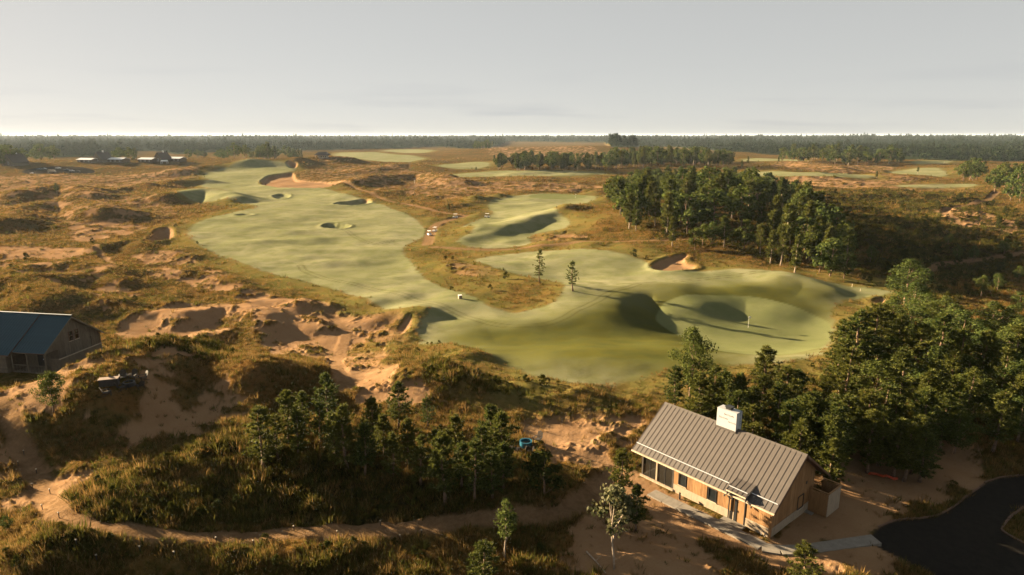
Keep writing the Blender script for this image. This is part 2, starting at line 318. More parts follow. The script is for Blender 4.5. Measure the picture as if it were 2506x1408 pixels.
lawn = fbm(X * .8 + Y * .35, Y * 1.1, 24, 3, 57, .45, ST)
veg = fbm(X, Y, 7.5, 6, 77, .68) 
sand = sstep(-.06, .10, (sandw - .58) * 1.3 + veg * .62) * (sandw > .02)
sand = sand * (1 - fair) * (1 - .75 * semi); semi = semi * (1 - fair) * (1 - sand)
scrub = np.clip(sstep(-.25, .35, (scrubw - .5) * 1.4 + fbm(X, Y, 13, 4, 91, .6) * .8) * (scrubw > .02), 0, 1) * (1 - fair)
sandh = sstep(-.30, .30, (sandw - .58) * 1.3 + veg * .62)
vegh = np.clip(sandw * 1.3, 0, 1) * (1 - sandh) * (.4 + .3 * np.clip(humm + .4, 0, 1.4))
Z = Z0 + ZM * (1 - pads) + ZB
Z += rough * (dune * (.45 + .8 * farw) + humm * (.26 + .3 * farw + .12 * scrub)) + rough * vegh + tuss * rough * (.07 + .24 * scrub + .16 * (1 - sand)) 
Z += fsoft * (1 - .75 * gsoft) * lawn * .6 * (1 - pads) - .1 * path + fsoft * fbm(X, Y, 7, 4, 63, .55, ST) * .10 * (1 - .6 * gsoft)
Z += farw * fbm(X, Y, 160, 3, 71, .5, ST) * 2.2
PX_, PY_ = proj(X, Y, Z0)
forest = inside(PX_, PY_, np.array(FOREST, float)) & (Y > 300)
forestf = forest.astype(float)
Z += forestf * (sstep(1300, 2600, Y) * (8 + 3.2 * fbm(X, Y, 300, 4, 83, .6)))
Z -= .02 * asph
Zg = Z.reshape(NR, NC)
def ground_z(x, y):
    x = np.asarray(x, float); y = np.asarray(y, float)
    r = np.clip(np.interp(y, ys, np.arange(NR)), 0, NR - 1.001); c = np.clip(np.interp(x / y, us, np.arange(NC)), 0, NC - 1.001)
    i, j = r.astype(int), c.astype(int); a, b = r - i, c - j
    return (Zg[i, j] * (1 - a) * (1 - b) + Zg[i + 1, j] * a * (1 - b) + Zg[i, j + 1] * (1 - a) * b + Zg[i + 1, j + 1] * a * b)
def field(F, x, y):
    i = np.clip(np.rint(np.interp(y, ys, np.arange(NR))).astype(int), 0, NR - 1); j = np.clip(np.rint(np.interp(x / y, us, np.arange(NC))).astype(int), 0, NC - 1)
    return F.reshape(NR, NC)[i, j]
def spot(px, py):
    """world point on the finished ground seen at a photograph pixel"""
    x, y = hit(px, py, 0.0, lambda a, b: ground_z(a, np.clip(b, 22, 40000)))
    return float(x), float(y), float(ground_z(x, y))
def height_for(x, y, z, py_top):
    """height of an upright thing standing at x, y, z whose top shows at row py_top"""
    lo, hi = .2, 60.0
    for _ in range(40):
        m = (lo + hi) / 2
        if proj(x, y, z + m)[1] > py_top: lo = m
        else: hi = m
    return lo

# ------------------------------------------------------------------ materials
class NT:
    def __init__(s, name):
        s.m = bpy.data.materials.new(name); s.m.use_nodes = True; s.t = s.m.node_tree; s.n = s.t.nodes; s.l = s.t.links
        s.b = s.n['Principled BSDF']; s.out = s.n['Material Output']; s.b.inputs['Specular IOR Level'].default_value = .25
    def new(s, kind, **kw):
        o = s.n.new(kind)
        for k, v in kw.items(): setattr(o, k, v)
        return o
    def put(s, sock, v):
        if isinstance(v, bpy.types.NodeSocket): s.l.new(v, sock)
        elif isinstance(v, tuple) and len(v) == 3 and sock.type == 'RGBA': sock.default_value = (*v, 1)
        else: sock.default_value = v
    def pos(s):
        g = s.new('ShaderNodeNewGeometry'); return g.outputs['Position']
    def obj(s): return s.new('ShaderNodeTexCoord').outputs['Object']
    def noise(s, scale, detail=3, rough=.55, vec=None, stretch=None):
        v = vec or s.pos()
        if stretch:
            mp = s.new('ShaderNodeMapping'); mp.inputs['Scale'].default_value = stretch; s.l.new(v, mp.inputs[0]); v = mp.outputs[0]
        o = s.new('ShaderNodeTexNoise'); o.inputs['Scale'].default_value = scale; o.inputs['Detail'].default_value = detail; o.inputs['Roughness'].default_value = rough
        s.l.new(v, o.inputs['Vector']); return o.outputs['Fac']
    def ramp(s, v, a, b, c=0.0, d=1.0):
        o = s.new('ShaderNodeMapRange'); o.interpolation_type = 'SMOOTHSTEP'
        for i, q in enumerate((a, b, c, d)): o.inputs[i + 1].default_value = q
        s.l.new(v, o.inputs[0]); return o.outputs[0]
    def mix(s, f, a, b, mode='MIX'):
        o = s.new('ShaderNodeMixRGB', blend_type=mode); s.put(o.inputs[0], f); s.put(o.inputs[1], a); s.put(o.inputs[2], b); return o.outputs[0]
    def math(s, op, a, b=0.0):
        o = s.new('ShaderNodeMath', operation=op); s.put(o.inputs[0], a); s.put(o.inputs[1], b); return o.outputs[0]
    def color(s, v): s.put(s.b.inputs['Base Color'], v)
    def bump(s, h, strength=.4, dist=.1):
        o = s.new('ShaderNodeBump'); s.put(o.inputs['Strength'], strength); s.put(o.inputs['Distance'], dist); s.l.new(h, o.inputs['Height']); s.l.new(o.outputs[0], s.b.inputs['Normal'])
def plain(name, c, rough=.7, var=.18, scale=3.0, metal=0.0, spec=.25, objspace=True):
    t = NT(name); n = t.noise(scale, 4, .6, t.obj() if objspace else None)
    t.color(t.mix(t.ramp(n, .3, .7), tuple(q * (1 - var) for q in c), tuple(min(1, q * (1 + var)) for q in c)))
    t.b.inputs['Roughness'].default_value = rough; t.b.inputs['Metallic'].default_value = metal; t.b.inputs['Specular IOR Level'].default_value = spec
    return t.m
def ground_material():
    t = NT('ground')
    a = t.new('ShaderNodeVertexColor', layer_name='cover_a'); b = t.new('ShaderNodeVertexColor', layer_name='cover_b')
    A = t.new('ShaderNodeSeparateColor'); t.l.new(a.outputs[0], A.inputs[0]); B = t.new('ShaderNodeSeparateColor'); t.l.new(b.outputs[0], B.inputs[0])
    fair_, sand_, path_ = A.outputs; scrub_, green_, asph_ = B.outputs
    n_big, n_mid, n_fine, n_grit = t.noise(.035, 4), t.noise(.22, 5, .65), t.noise(1.7, 5, .7), t.noise(9, 3, .7)
    rough_c = t.mix(t.ramp(n_mid, .36, .62), (.165, .092, .026), (.095, .090, .026))
    rough_c = t.mix(t.ramp(n_big, .42, .62), rough_c, t.mix(t.ramp(n_mid, .4, .6), (.235, .120, .040), (.125, .095, .03)))
    rough_c = t.mix(t.ramp(n_fine, .42, .68), rough_c, (.205, .135, .052))
    rough_c = t.mix(t.ramp(n_fine, .52, .30), rough_c, (.045, .046, .014))
    scr_c = t.mix(t.ramp(n_fine, .38, .66), (.014, .018, .006), t.mix(t.ramp(n_mid, .4, .65), (.10, .062, .018), (.058, .060, .016)))
    sand_c = t.mix(t.ramp(n_mid, .3, .7), (.345, .212, .124), (.42, .275, .17)); sand_c = t.mix(t.ramp(n_fine, .62, .72), sand_c, (.20, .14, .062))
    sand_c = t.mix(t.ramp(n_grit, .3, .75, 0, .5), sand_c, (.31, .19, .10))
    fair_c = t.mix(t.ramp(n_big, .35, .68), (.27, .295, .172), (.35, .36, .24)); fair_c = t.mix(t.ramp(n_mid, .40, .66, 0, .7), fair_c, (.190, .225, .100))
    fair_c = t.mix(t.ramp(n_fine, .35, .7, 0, .45), fair_c, (.30, .28, .14))
    green_c = t.mix(t.ramp(n_mid, .3, .7), (.185, .215, .098), (.22, .245, .12))
    path_c = t.mix(t.ramp(n_fine, .3, .7), (.25, .158, .09), (.34, .222, .135))
    asph_c = t.mix(t.ramp(n_fine, .3, .7), (.026, .025, .024), (.040, .037, .034))
    cv = t.new('ShaderNodeVertexColor', layer_name='cover_c'); C_ = t.new('ShaderNodeSeparateColor'); t.l.new(cv.outputs[0], C_.inputs[0])
    fair_c = t.mix(t.math('MULTIPLY', C_.outputs[0], .85), fair_c, t.mix(t.ramp(n_mid, .35, .65), (.062, .074, .010), (.100, .100, .016)))
    semi_c = t.mix(t.ramp(n_mid, .36, .64), (.225, .175, .058), (.165, .165, .050)); semi_c = t.mix(t.ramp(n_fine, .4, .7, 0, .6), semi_c, (.25, .205, .085))
    c = t.mix(scrub_, rough_c, scr_c); c = t.mix(t.math('MULTIPLY', C_.outputs[1], .9), c, semi_c); c = t.mix(sand_, c, sand_c); c = t.mix(fair_, c, fair_c)
    c = t.mix(t.math('MULTIPLY', a.outputs[1], .5), c, (.085, .08, .022)); c = t.mix(green_, c, green_c); c = t.mix(path_, c, path_c); c = t.mix(asph_, c, asph_c)
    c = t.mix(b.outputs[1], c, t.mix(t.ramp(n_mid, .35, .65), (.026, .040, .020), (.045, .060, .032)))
    c = t.mix(1.0, c, (.47, .455, .41), 'MULTIPLY')
    t.color(c); t.b.inputs['Roughness'].default_value = 1.0; t.b.inputs['Specular IOR Level'].default_value = 0.0
    rough_amt = t.math('SUBTRACT', 1.0, t.math('MAXIMUM', t.math('MAXIMUM', fair_, green_), t.math('MAXIMUM', asph_, t.math('MULTIPLY', sand_, .75))))
    h = t.math('ADD', t.math('MULTIPLY', n_fine, .8), t.math('MULTIPLY', n_grit, .25))
    t.bump(h, t.math('ADD', t.math('MULTIPLY', rough_amt, .8), .2), .45)
    return t.m
M = {'ground': ground_material()}
def leaf_material(name, dark, light, trans=.35, scale=1.3, spec=.2):
    dark = tuple(.72 * q for q in dark); light = tuple(.72 * q for q in light)
    t = NT(name); oi = t.new('ShaderNodeObjectInfo'); g = t.new('ShaderNodeNewGeometry')
    c = t.mix(t.ramp(g.outputs['Random Per Island'], 0, 1), dark, light)
    c = t.mix(t.ramp(oi.outputs['Random'], 0, 1, 0, .3), c, tuple(q * k for q, k in zip(light, (1.15, .85, .6))))
    t.color(c); t.b.inputs['Roughness'].default_value = .6; t.b.inputs['Specular IOR Level'].default_value = spec
    tr = t.new('ShaderNodeBsdfTranslucent'); t.l.new(c, tr.inputs[0]); mx = t.new('ShaderNodeMixShader'); mx.inputs[0].default_value = trans
    t.l.new(t.b.outputs[0], mx.inputs[1]); t.l.new(tr.outputs[0], mx.inputs[2]); t.l.new(mx.outputs[0], t.out.inputs[0])
    return t.m
M['needles'] = leaf_material('pine_needles', (.014, .034, .010), (.125, .140, .030), .3, spec=.05)
M['leaves'] = leaf_material('broad_leaves', (.030, .052, .016), (.092, .118, .032), .3, spec=.0)
M['pale_leaves'] = leaf_material('pale_leaves', (.03, .04, .014), (.13, .125, .06), .3, spec=.05)
M['dark_leaves'] = leaf_material('dark_leaves', (.018, .028, .008), (.055, .060, .014), .25, spec=0)
M['brush_leaves'] = leaf_material('brush_leaves', (.024, .030, .007), (.085, .080, .018), .25, spec=0)
M['forest_leaves'] = leaf_material('forest_leaves', (.010, .026, .014), (.040, .058, .030), .15, spec=0)
M['dry_grass'] = leaf_material('dry_grass', (.085, .060, .018), (.25, .165, .062), .35, spec=.0)
M['green_grass'] = leaf_material('green_grass', (.028, .034, .009), (.115, .112, .024), .35, spec=.0)
M['bark'] = plain('bark', (.13, .085, .055), .9, .35, 6)
M['pale_bark'] = plain('pale_bark', (.24, .19, .14), .9, .3, 6)

# ------------------------------------------------------------------ object helpers
def tag(o, label=None, cat=None, group=None, kind=None):
    for k, v in (('label', label), ('category', cat), ('group', group), ('kind', kind)):
        if v: o[k] = v
    return o
def mesh_from(name, V, F, mat=None, smooth=False):
    me = bpy.data.meshes.new(name); me.from_pydata([tuple(map(float, v)) for v in V], [], [tuple(int(i) for i in f) for f in F])
    if mat: me.materials.append(mat)
    if smooth: me.shade_smooth()
    me.update(); return me
def tri_mesh(name, V, T, mat):
    """fast path: V (n,3) and T (m,k) arrays, all faces of k corners"""
    V = np.asarray(V, np.float32); T = np.asarray(T, np.int32); k = T.shape[1]
    me = bpy.data.meshes.new(name); me.vertices.add(len(V)); me.vertices.foreach_set('co', V.ravel())
    me.loops.add(T.size); me.loops.foreach_set('vertex_index', T.ravel()); me.polygons.add(len(T))
    me.polygons.foreach_set('loop_start', np.arange(len(T), dtype=np.int32) * k)
    if mat: me.materials.append(mat)
    me.update(calc_edges=True); return me
def link(name, me, parent=None, loc=None, rz=None):
    o = bpy.data.objects.new(name, me); COL.objects.link(o)
    if parent is not None: o.parent = parent
    if loc is not None: o.location = loc
    if rz is not None: o.rotation_euler = (0, 0, rz)
    return o
def empty(name, loc=(0, 0, 0), rz=0.0, label=None, cat=None, group=None, scale=None):
    o = bpy.data.objects.new(name, None); COL.objects.link(o); o.location = loc; o.rotation_euler = (0, 0, rz); o.empty_display_size = .3
    if scale is not None: o.scale = scale
    return tag(o, label, cat, group)

# the ground itself, cut along the edges of what covers it
def build_ground():
    idx = np.arange(NR * NC).reshape(NR, NC)
    Q = np.stack([idx[:-1, :-1], idx[:-1, 1:], idx[1:, 1:], idx[1:, :-1]], -1).reshape(-1, 4)
    gy, gx = np.gradient(Zg, ys, axis=0), np.gradient(Zg, us, axis=1) / ys[:, None]
    gy = gy - gx * us[None, :]
    N = np.stack([-gx, -gy, np.ones_like(gx)], -1).reshape(-1, 3); N /= np.linalg.norm(N, axis=1)[:, None]
    ca = np.stack([fair, np.maximum(sand, bunk), np.maximum(path * .9, 0), track * np.maximum(fair, green)], -1)
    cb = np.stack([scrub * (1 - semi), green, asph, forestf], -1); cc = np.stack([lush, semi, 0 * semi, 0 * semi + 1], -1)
    fd = fid[Q[:, 0]]; V = np.stack([X, Y, Z], -1)
    def name_of(k):
        if k == 0: return 'ground'
        return {1: 'fairway', 2: 'sand_bunker', 3: 'path', 4: 'car_park' if k == 400 else 'asphalt_drive'}[k // 100] if k not in (150, 151) else 'putting_green'
    for k in np.unique(fd):
        q = Q[fd == k]; u, inv = np.unique(q, return_inverse=True)
        me = tri_mesh(name_of(k), V[u], inv.reshape(-1, 4), M['ground'])
        for nm, c in (('cover_a', ca), ('cover_b', cb), ('cover_c', cc)):
            at = me.attributes.new(nm, 'FLOAT_COLOR', 'POINT'); at.data.foreach_set('color', c[u].astype(np.float32).ravel())
        me.shade_smooth(); me.normals_split_custom_set_from_vertices(N[u].astype(np.float32).tolist())
        tag(link(name_of(k), me), kind='structure')
build_ground()


# ------------------------------------------------------------------ shapes made of boxes, prisms and tubes
def tube(P, R, sides=6):
    P = np.asarray(P, float); V, F = [], []
    for i, p in enumerate(P):
        d = P[min(i + 1, len(P) - 1)] - P[max(i - 1, 0)]; d /= np.linalg.norm(d) + 1e-9
        u = np.cross(d, (1, .2, .1) if abs(d[2]) > .7 else (0, 0, 1)); u /= np.linalg.norm(u); v = np.cross(d, u)
        for k in range(sides):
            a = 2 * math.pi * k / sides; V.append(p + R[i] * (math.cos(a) * u + math.sin(a) * v))
    for i in range(len(P) - 1):
        for k in range(sides):
            a, b = i * sides + k, i * sides + (k + 1) % sides; F.append((a, b, b + sides, a + sides))
    return V, F
class Geo:
    def __init__(s): s.V, s.F = [], []
    def add(s, V, F):
        o = len(s.V); s.V.extend(V); s.F.extend([tuple(i + o for i in f) for f in F])
    def box(s, c, d, rz=0.0):
        ca, sa = math.cos(rz), math.sin(rz); V = []
        for z in (-.5, .5):
            for x, y in ((-.5, -.5), (.5, -.5), (.5, .5), (-.5, .5)):
                X_, Y_ = x * d[0], y * d[1]; V.append((c[0] + X_ * ca - Y_ * sa, c[1] + X_ * sa + Y_ * ca, c[2] + z * d[2]))
        s.add(V, [(3, 2, 1, 0), (4, 5, 6, 7), (0, 1, 5, 4), (1, 2, 6, 5), (2, 3, 7, 6), (3, 0, 4, 7)]); return s
    def prism(s, poly, ext):
        """a flat polygon (3-D points) pushed along a vector"""
        n = len(poly); a = [np.array(p, float) for p in poly]; b = [p + np.array(ext, float) for p in a]
        s.add(a + b, [tuple(range(n - 1, -1, -1)), tuple(range(n, 2 * n))] + [(i, (i + 1) % n, (i + 1) % n + n, i + n) for i in range(n)]); return s
    def tube(s, P, R, sides=6, cap=True):
        V, F = tube(P, R, sides)
        if cap: F = F + [tuple(range(sides - 1, -1, -1)), tuple(range(len(V) - sides, len(V)))]
        s.add(V, F); return s
    def mesh(s, name, mat, smooth=False): return mesh_from(name, s.V, s.F, mat, smooth)

def part(name, g, mat, parent, smooth=False): return link(name, g.mesh(name, mat, smooth), parent)
def wood(name, a, b, rough=.75):
    a = tuple(.5 * q for q in a); b = tuple(.5 * q for q in b); t = NT(name); g = t.new('ShaderNodeNewGeometry'); n = t.noise(5, 5, .6, t.obj(), (1, 1, .25))
    c = t.mix(g.outputs['Random Per Island'], a, b); c = t.mix(t.ramp(n, .35, .75, 0, .55), c, tuple(q * .55 for q in a))
    t.color(c); t.b.inputs['Roughness'].default_value = rough; return t.m
def metal_roof(name, c, rough=.42):
    c = tuple(.52 * q for q in c)
    t = NT(name); n = t.noise(2.2, 4, .6, t.obj()); g = t.new('ShaderNodeNewGeometry')
    k = t.mix(t.ramp(n, .3, .75), tuple(q * .9 for q in c), tuple(q * 1.1 for q in c)); k = t.mix(t.math('MULTIPLY', g.outputs['Random Per Island'], .25), k, tuple(q * .8 for q in c))
    t.color(k); t.b.inputs['Roughness'].default_value = rough; t.b.inputs['Metallic'].default_value = .15; t.b.inputs['Specular IOR Level'].default_value = .5; return t.m
M.update(cedar=wood('cedar_boards', (.34, .175, .065), (.50, .285, .12)), pale_wood=wood('pale_boards', (.46, .36, .25), (.58, .47, .34)), grey_wood=wood('weathered_boards', (.19, .15, .10), (.26, .21, .145)),
 dark_wood=wood('dark_boards', (.05, .042, .032), (.08, .065, .05)), taupe_roof=metal_roof('taupe_metal', (.105, .088, .075), .6), blue_roof=metal_roof('blue_grey_metal', (.022, .075, .105), .8), white_roof=metal_roof('pale_metal', (.95, .97, 1.0), .4),
 trim=plain('cream_trim', (.34, .285, .205), .6), black=plain('black_metal', (.018, .019, .02), .45), steel=plain('bright_steel', (.42, .44, .47), .35, .05, 3, .3), concrete=plain('concrete', (.15, .135, .112), .9, .14, 2.5),
 wrap=plain('white_house_wrap', (.27, .28, .29), .55, .03), print_grey=plain('grey_print', (.05, .05, .055), .6, .02), print_blue=plain('blue_print', (.01, .07, .13), .6, .02), stone=plain('stone', (.26, .23, .2), .9, .3),
 white=plain('white_paint', (.62, .62, .60), .5, .04), blue=plain('blue_paint', (.01, .07, .11), .4, .1), orange=plain('orange_plastic', (.34, .05, .015), .5, .15), brown=plain('brown_paint', (.09, .05, .03), .7),
 red=plain('red_cloth', (.55, .03, .03), .8, .05), tyre=plain('rubber', (.02, .02, .02), .8), silver=plain('silver_paint', (.42, .44, .46), .3, .04, 3, .4), dark_blue=plain('dark_blue_paint', (.03, .06, .10), .3, .05), ash=plain('ash', (.05, .045, .04), .95), shingle=plain('dark_shingles', (.055, .045, .04), .9, .35, 2))
def glass_mat(name, tint, clear):
    t = NT(name); t.color(tint); t.b.inputs['Roughness'].default_value = .06; t.b.inputs['Specular IOR Level'].default_value = .6
    tr = t.new('ShaderNodeBsdfTransparent'); mx = t.new('ShaderNodeMixShader'); mx.inputs[0].default_value = clear
    t.l.new(t.b.outputs[0], mx.inputs[1]); t.l.new(tr.outputs[0], mx.inputs[2]); t.l.new(mx.outputs[0], t.out.inputs[0]); return t.m
M['glass'] = glass_mat('dark_glass', (.010, .013, .014), .12); M['screen'] = glass_mat('insect_screen', (.016, .016, .014), .45)
def window(parent, c, w, h, face, mat=None, d=.05, sash=False):
    """c: centre on the wall face; face: 'v' looks along -v, 'u' looks along +u"""
    mat = mat or M['black']; f = 'window'; g = Geo(); t = .06
    def B(off, a, b, z): 
        if face == 'v': g.box((c[0] + off, c[1] - d / 2, c[2] + z), (a, d, b))
        else: g.box((c[0] + d / 2, c[1] + off, c[2] + z), (d, a, b))
    B(-w / 2 + t / 2, t, h, 0); B(w / 2 - t / 2, t, h, 0); B(0, w - 2 * t, t, h / 2 - t / 2); B(0, w - 2 * t, t, -h / 2 + t / 2)
    if sash: B(0, w - 2 * t, t, 0)
    fr = part('window', g, mat, parent); p = Geo()
    if face == 'v': p.box((c[0], c[1] - .012, c[2]), (w - 2 * t, .02, h - 2 * t))
    else: p.box((c[0] + .012, c[1], c[2]), (.02, w - 2 * t, h - 2 * t))
    part('pane', p, M['glass'], fr); q = Geo()
    if face == 'v': q.box((c[0], c[1] - .05, c[2] - h / 2 - .03), (w + .1, .1, .05))
    else: q.box((c[0] + .05, c[1], c[2] - h / 2 - .03), (.1, w + .1, .05))
    part('sill', q, M['trim'], fr)
def roof_panels(roof, u0, u1, n, zr, ze, a, mat, side, lift=.06, name='roof_panel', v0=0.0):
    """standing-seam panels from the ridge line down one slope; every panel carries its own raised seam"""
    w = (u1 - u0) / n; g = Geo(); L = math.hypot(a, zr - ze); nx = np.array([0, side * (zr - ze) / L, a / L])
    def q(u, t): return np.array([u, v0 + side * a * t, zr + (ze - zr) * t]) + nx * lift
    g.prism([q(0, 0), q(w - .004, 0), q(w - .004, 1), q(0, 1)][::int(-side) or 1], nx * .03)
    s0 = nx * .028
    g.prism([q(0, .004) + s0, q(.022, .004) + s0, q(.022, .998) + s0, q(0, .998) + s0][::int(-side) or 1], nx * .026)
    me = g.mesh(name, mat)
    for i in range(n): link(name, me, roof, (u0 + i * w, 0, 0))

# ------------------------------------------------------------------ the grey-roofed cabin
def grey_cabin():
    c = empty('wooden_cabin', (14.03, 56.03, 0), -.865, 'cedar cabin with grey-brown standing seam metal roof and unfinished white wrapped chimney', 'cabin')
    L, A, E, R, OV, F = 13.327, 4.441, 2.85, 6.07, 3.354, 3.354
    k = (R - E) / A; top = lambda v: R - .10 - k * abs(v)
    u0, u1, up = .31, 12.60, 3.78
    body = Geo(); sec = [(-F, 0), (F, 0), (F, top(F)), (0, top(0)), (-F, top(F))]
    body.prism([(up, v, z) for v, z in sec], (u1 - up, 0, 0)); part('wall', body, M['dark_wood'], c)
    part('foundation', Geo().box(((u0 + u1) / 2, 0, -.45), (u1 - u0 - .04, 2 * F - .04, .98)), M['concrete'], c)
    # openings on the front wall: windows and door
    op = [(4.27, 5.02, .92, 1.98), (7.15, 7.92, .83, 1.93), (9.62, 10.42, 0, 2.02)]
    b = Geo(); w = .148; u = up
    while u < u1 - .05:
        e = min(u + w - .012, u1); z0, z1 = .78, top(F) - .03; cuts = [(lo, hi) for a_, b_, lo, hi in op if e > a_ and u < b_]
        for lo, hi in cuts:
            if lo > z0 + .05: b.box(((u + e) / 2, -F - .015, (z0 + lo) / 2), (e - u, .03, lo - z0))
            z0 = hi
        if z1 > z0: b.box(((u + e) / 2, -F - .015, (z0 + z1) / 2), (e - u, .03, z1 - z0))
        u += w
    tag(part('vertical_cladding', b, M['cedar'], c), kind='stuff')
    b = Geo(); v = -F
    while v < F - .02:
        e = min(v + w - .012, F); b.prism([(u1, v, .78), (u1, e, .78), (u1, e, top(e) - .04), (u1, v, top(v) - .04)] if not (v < 0 < e) else [(u1, v, .78), (u1, e, .78), (u1, e, top(e) - .04), (u1, 0, top(0) - .04), (u1, v, top(v) - .04)], (.03, 0, 0)); v += w
    tag(part('gable_cladding', b, M['cedar'], c), kind='stuff')
    for zc in np.arange(.10, .78, .19):                    # pale boards round the foot of the wall
        part('base_board', Geo().box(((up + 9.55) / 2, -F - .025, zc), (9.55 - up, .05, .18)), M['pale_wood'], c)
        part('base_board', Geo().box(((10.5 + u1) / 2, -F - .025, zc), (u1 - 10.5, .05, .18)), M['pale_wood'], c)
        part('base_board', Geo().box((u1 + .025, 0, zc), (.05, 2 * F, .18)), M['pale_wood'], c)
    part('corner_board', Geo().box((u1 + .01, -F - .02, 1.75), (.16, .16, 3.45)), M['cedar'], c)
    for a_, b_, lo, hi in op[:2]: window(c, ((a_ + b_) / 2, -F, (lo + hi) / 2), b_ - a_, hi - lo, 'v', d=.07)
    window(c, (u1, 1.22, 1.30), .98, 1.2, 'u', d=.07)
    d = part('door', Geo().box((10.10, -F - .03, 1.0), (.62, .05, 2.0)), M['cedar'], c); part('handle', Geo().box((9.86, -F - .075, 1.0), (.03, .05, .16)), M['black'], d)
    part('door_frame', Geo().box((9.70, -F - .04, 1.03), (.16, .10, 2.06)).box((10.455, -F - .03, 1.03), (.07, .09, 2.06)).box((10.08, -F - .03, 2.05), (.68, .09, .07)), M['black'], c)
    part('downpipe', Geo().tube([(9.12, -F - .12, 2.9), (9.12, -F - .12, .1)], [.05, .05], 8), M['black'], c)
    for uu in (8.7, 9.4, 11.0): 
        l = part('wall_lamp', Geo().tube([(uu, -F - .02, 1.95), (uu, -F - .17, 1.98)], [.02, .02], 6).tube([(uu, -F - .17, 2.0), (uu, -F - .17, 1.88)], [.045, .08], 8), M['black'], c)
    part('gable_vent', Geo().box((u1 + .05, 1.95, 2.75), (.06, .16, .2)), M['black'], c); part('pipe_outlet', Geo().tube([(11.25, -F - .02, .42), (11.25, -F - .10, .42)], [.06, .06], 8), M['black'], c)
    part('hose_tap', Geo().tube([(12.0, -F - .03, .3), (12.0, -F - .14, .3), (12.0, -F - .14, .05)], [.02, .02, .02], 6).tube([(12.3, -F - .03, .38), (12.3, -F - .16, .38), (12.3, -F - .16, .02)], [.025, .025, .025], 6), M['steel'], c)
    # screened porch at the left end
    part('porch_floor', Geo().box(((u0 + up) / 2 - .05, 0, .09), (up - u0, 2 * F, .18)), M['concrete'], c)
    part('porch_kerb', Geo().box(((u0 + up) / 2 - .05, -F - .06, .12), (up - u0 + .1, .14, .24)), M['pale_wood'], c)
    for uu in (u0 + .08, 1.93, 3.66):
        for vv in (-F + .07, F - .07): part('porch_post', Geo().box((uu, vv, (.18 + top(F)) / 2), (.15, .15, top(F) - .2)), M['pale_wood'] if uu == 1.93 else M['dark_wood'], c)
    part('porch_post', Geo().box((u0 + .08, 0, (.18 + top(0)) / 2), (.14, .14, top(0) - .2)), M['dark_wood'], c)
    for a_, b_ in ((u0 + .16, 1.85), (2.01, 3.58)):
        for vv in (-F + .08, F - .08):
            part('insect_screen', Geo().box(((a_ + b_) / 2, vv, 1.55), (b_ - a_, .012, 2.7)), M['screen'], c)
            part('screen_bar', Geo().box(((a_ + b_) / 2, vv, 1.55), (.05, .05, 2.7)), M['black'], c)
    for a_, b_ in ((-F + .16, -.07), (.07, F - .16)): part('insect_screen', Geo().box((u0 + .08, (a_ + b_) / 2, 1.65), (.012, b_ - a_, 2.9)), M['screen'], c)
    # roof
    g = Geo(); th = .10
    for sgn in (-1, 1):
        pts = [(0, 0, R), (0, sgn * A, E), (0, sgn * A, E - th), (0, 0, R - th)]; g.prism(pts if sgn < 0 else pts[::-1], (L, 0, 0))
    roof = part('roof', g, M['brown'], c)
    for sd in (-1, 1): roof_panels(roof, 0.0, L, 31, R, E, A, M['taupe_roof'], sd, .012)
    part('ridge_cap', Geo().prism([(0, -.17, R - .06), (0, 0, R + .075), (0, .17, R - .06), (0, .17, R - .10), (0, 0, R + .03), (0, -.17, R - .10)][::-1], (L, 0, 0)), M['taupe_roof'], roof)
    part('gutter', Geo().box((L / 2, -A - .06, E - .05), (L + .04, .12, .11)), M['trim'], roof); part('gutter', Geo().box((L / 2, A + .06, E - .05), (L + .04, .12, .11)), M['black'], roof)
    for uu in (-.015, L + .015):
        for sgn in (-1, 1):
            pts = [(uu - .02, 0, R + .03), (uu - .02, sgn * A, E + .03), (uu - .02, sgn * A, E - .17), (uu - .02, 0, R - .17)]; part('barge_board', Geo().prism(pts if sgn < 0 else pts[::-1], (.04, 0, 0)), M['brown'], roof)
    zs = lambda v: R - k * abs(v)
    for a_, b_ in ((.06, 9.25), (11.05, L - .06)): part('snow_rail', Geo().tube([(a_, -3.92, zs(3.92) + .16), (b_, -3.92, zs(3.92) + .16)], [.032, .032], 8), M['steel'], roof)
    # canopy over the door
    ca = Geo(); a_, b_ = 9.5, 11.14; v1, z1, v2, z2 = -3.3, zs(3.3) + .06, -4.75, 3.27
    ca.prism([(a_, v1, z1), (a_, v2, z2), (a_, v2, z2 - .10), (a_, v1, z1 - .10)], (b_ - a_, 0, 0)); canopy = part('canopy', ca, M['trim'], c)
    ca = Geo().prism([(a_ + .02, v1, z1), (a_ + .02, v2 + .04, z2), (a_ + .02, v2 + .04, E - .05), (a_ + .02, v1 - .2, z1 - .3)], (.05, 0, 0)).prism([(b_ - .07, v1, z1), (b_ - .07, v2 + .04, z2), (b_ - .07, v2 + .04, E - .05), (b_ - .07, v1 - .2, z1 - .3)], (.05, 0, 0))
    part('canopy_cheek', ca, M['taupe_roof'], canopy); roof_panels(canopy, a_, b_, 4, z1, z2, v1 - v2, M['taupe_roof'], -1, .012, v0=v1)
    part('snow_rail', Geo().tube([(a_ + .05, v2 + .35, z2 + .22), (b_ - .05, v2 + .35, z2 + .22)], [.03, .03], 8), M['steel'], canopy)
    for uu in (a_ + .1, b_ - .1): part('bracket', Geo().box((uu, -F - .35, 2.72), (.1, .7, .12)).prism([(uu - .05, -F, 2.1), (uu - .05, -F - .6, 2.66), (uu - .05, -F - .7, 2.66), (uu - .05, -F, 1.98)], (.1, 0, 0)), M['pale_wood'], canopy)
    # chimney in its house wrap
    ch = part('chimney', Geo().box((6.48, .10, 6.45), (1.82, .86, 2.2)), M['wrap'], c)
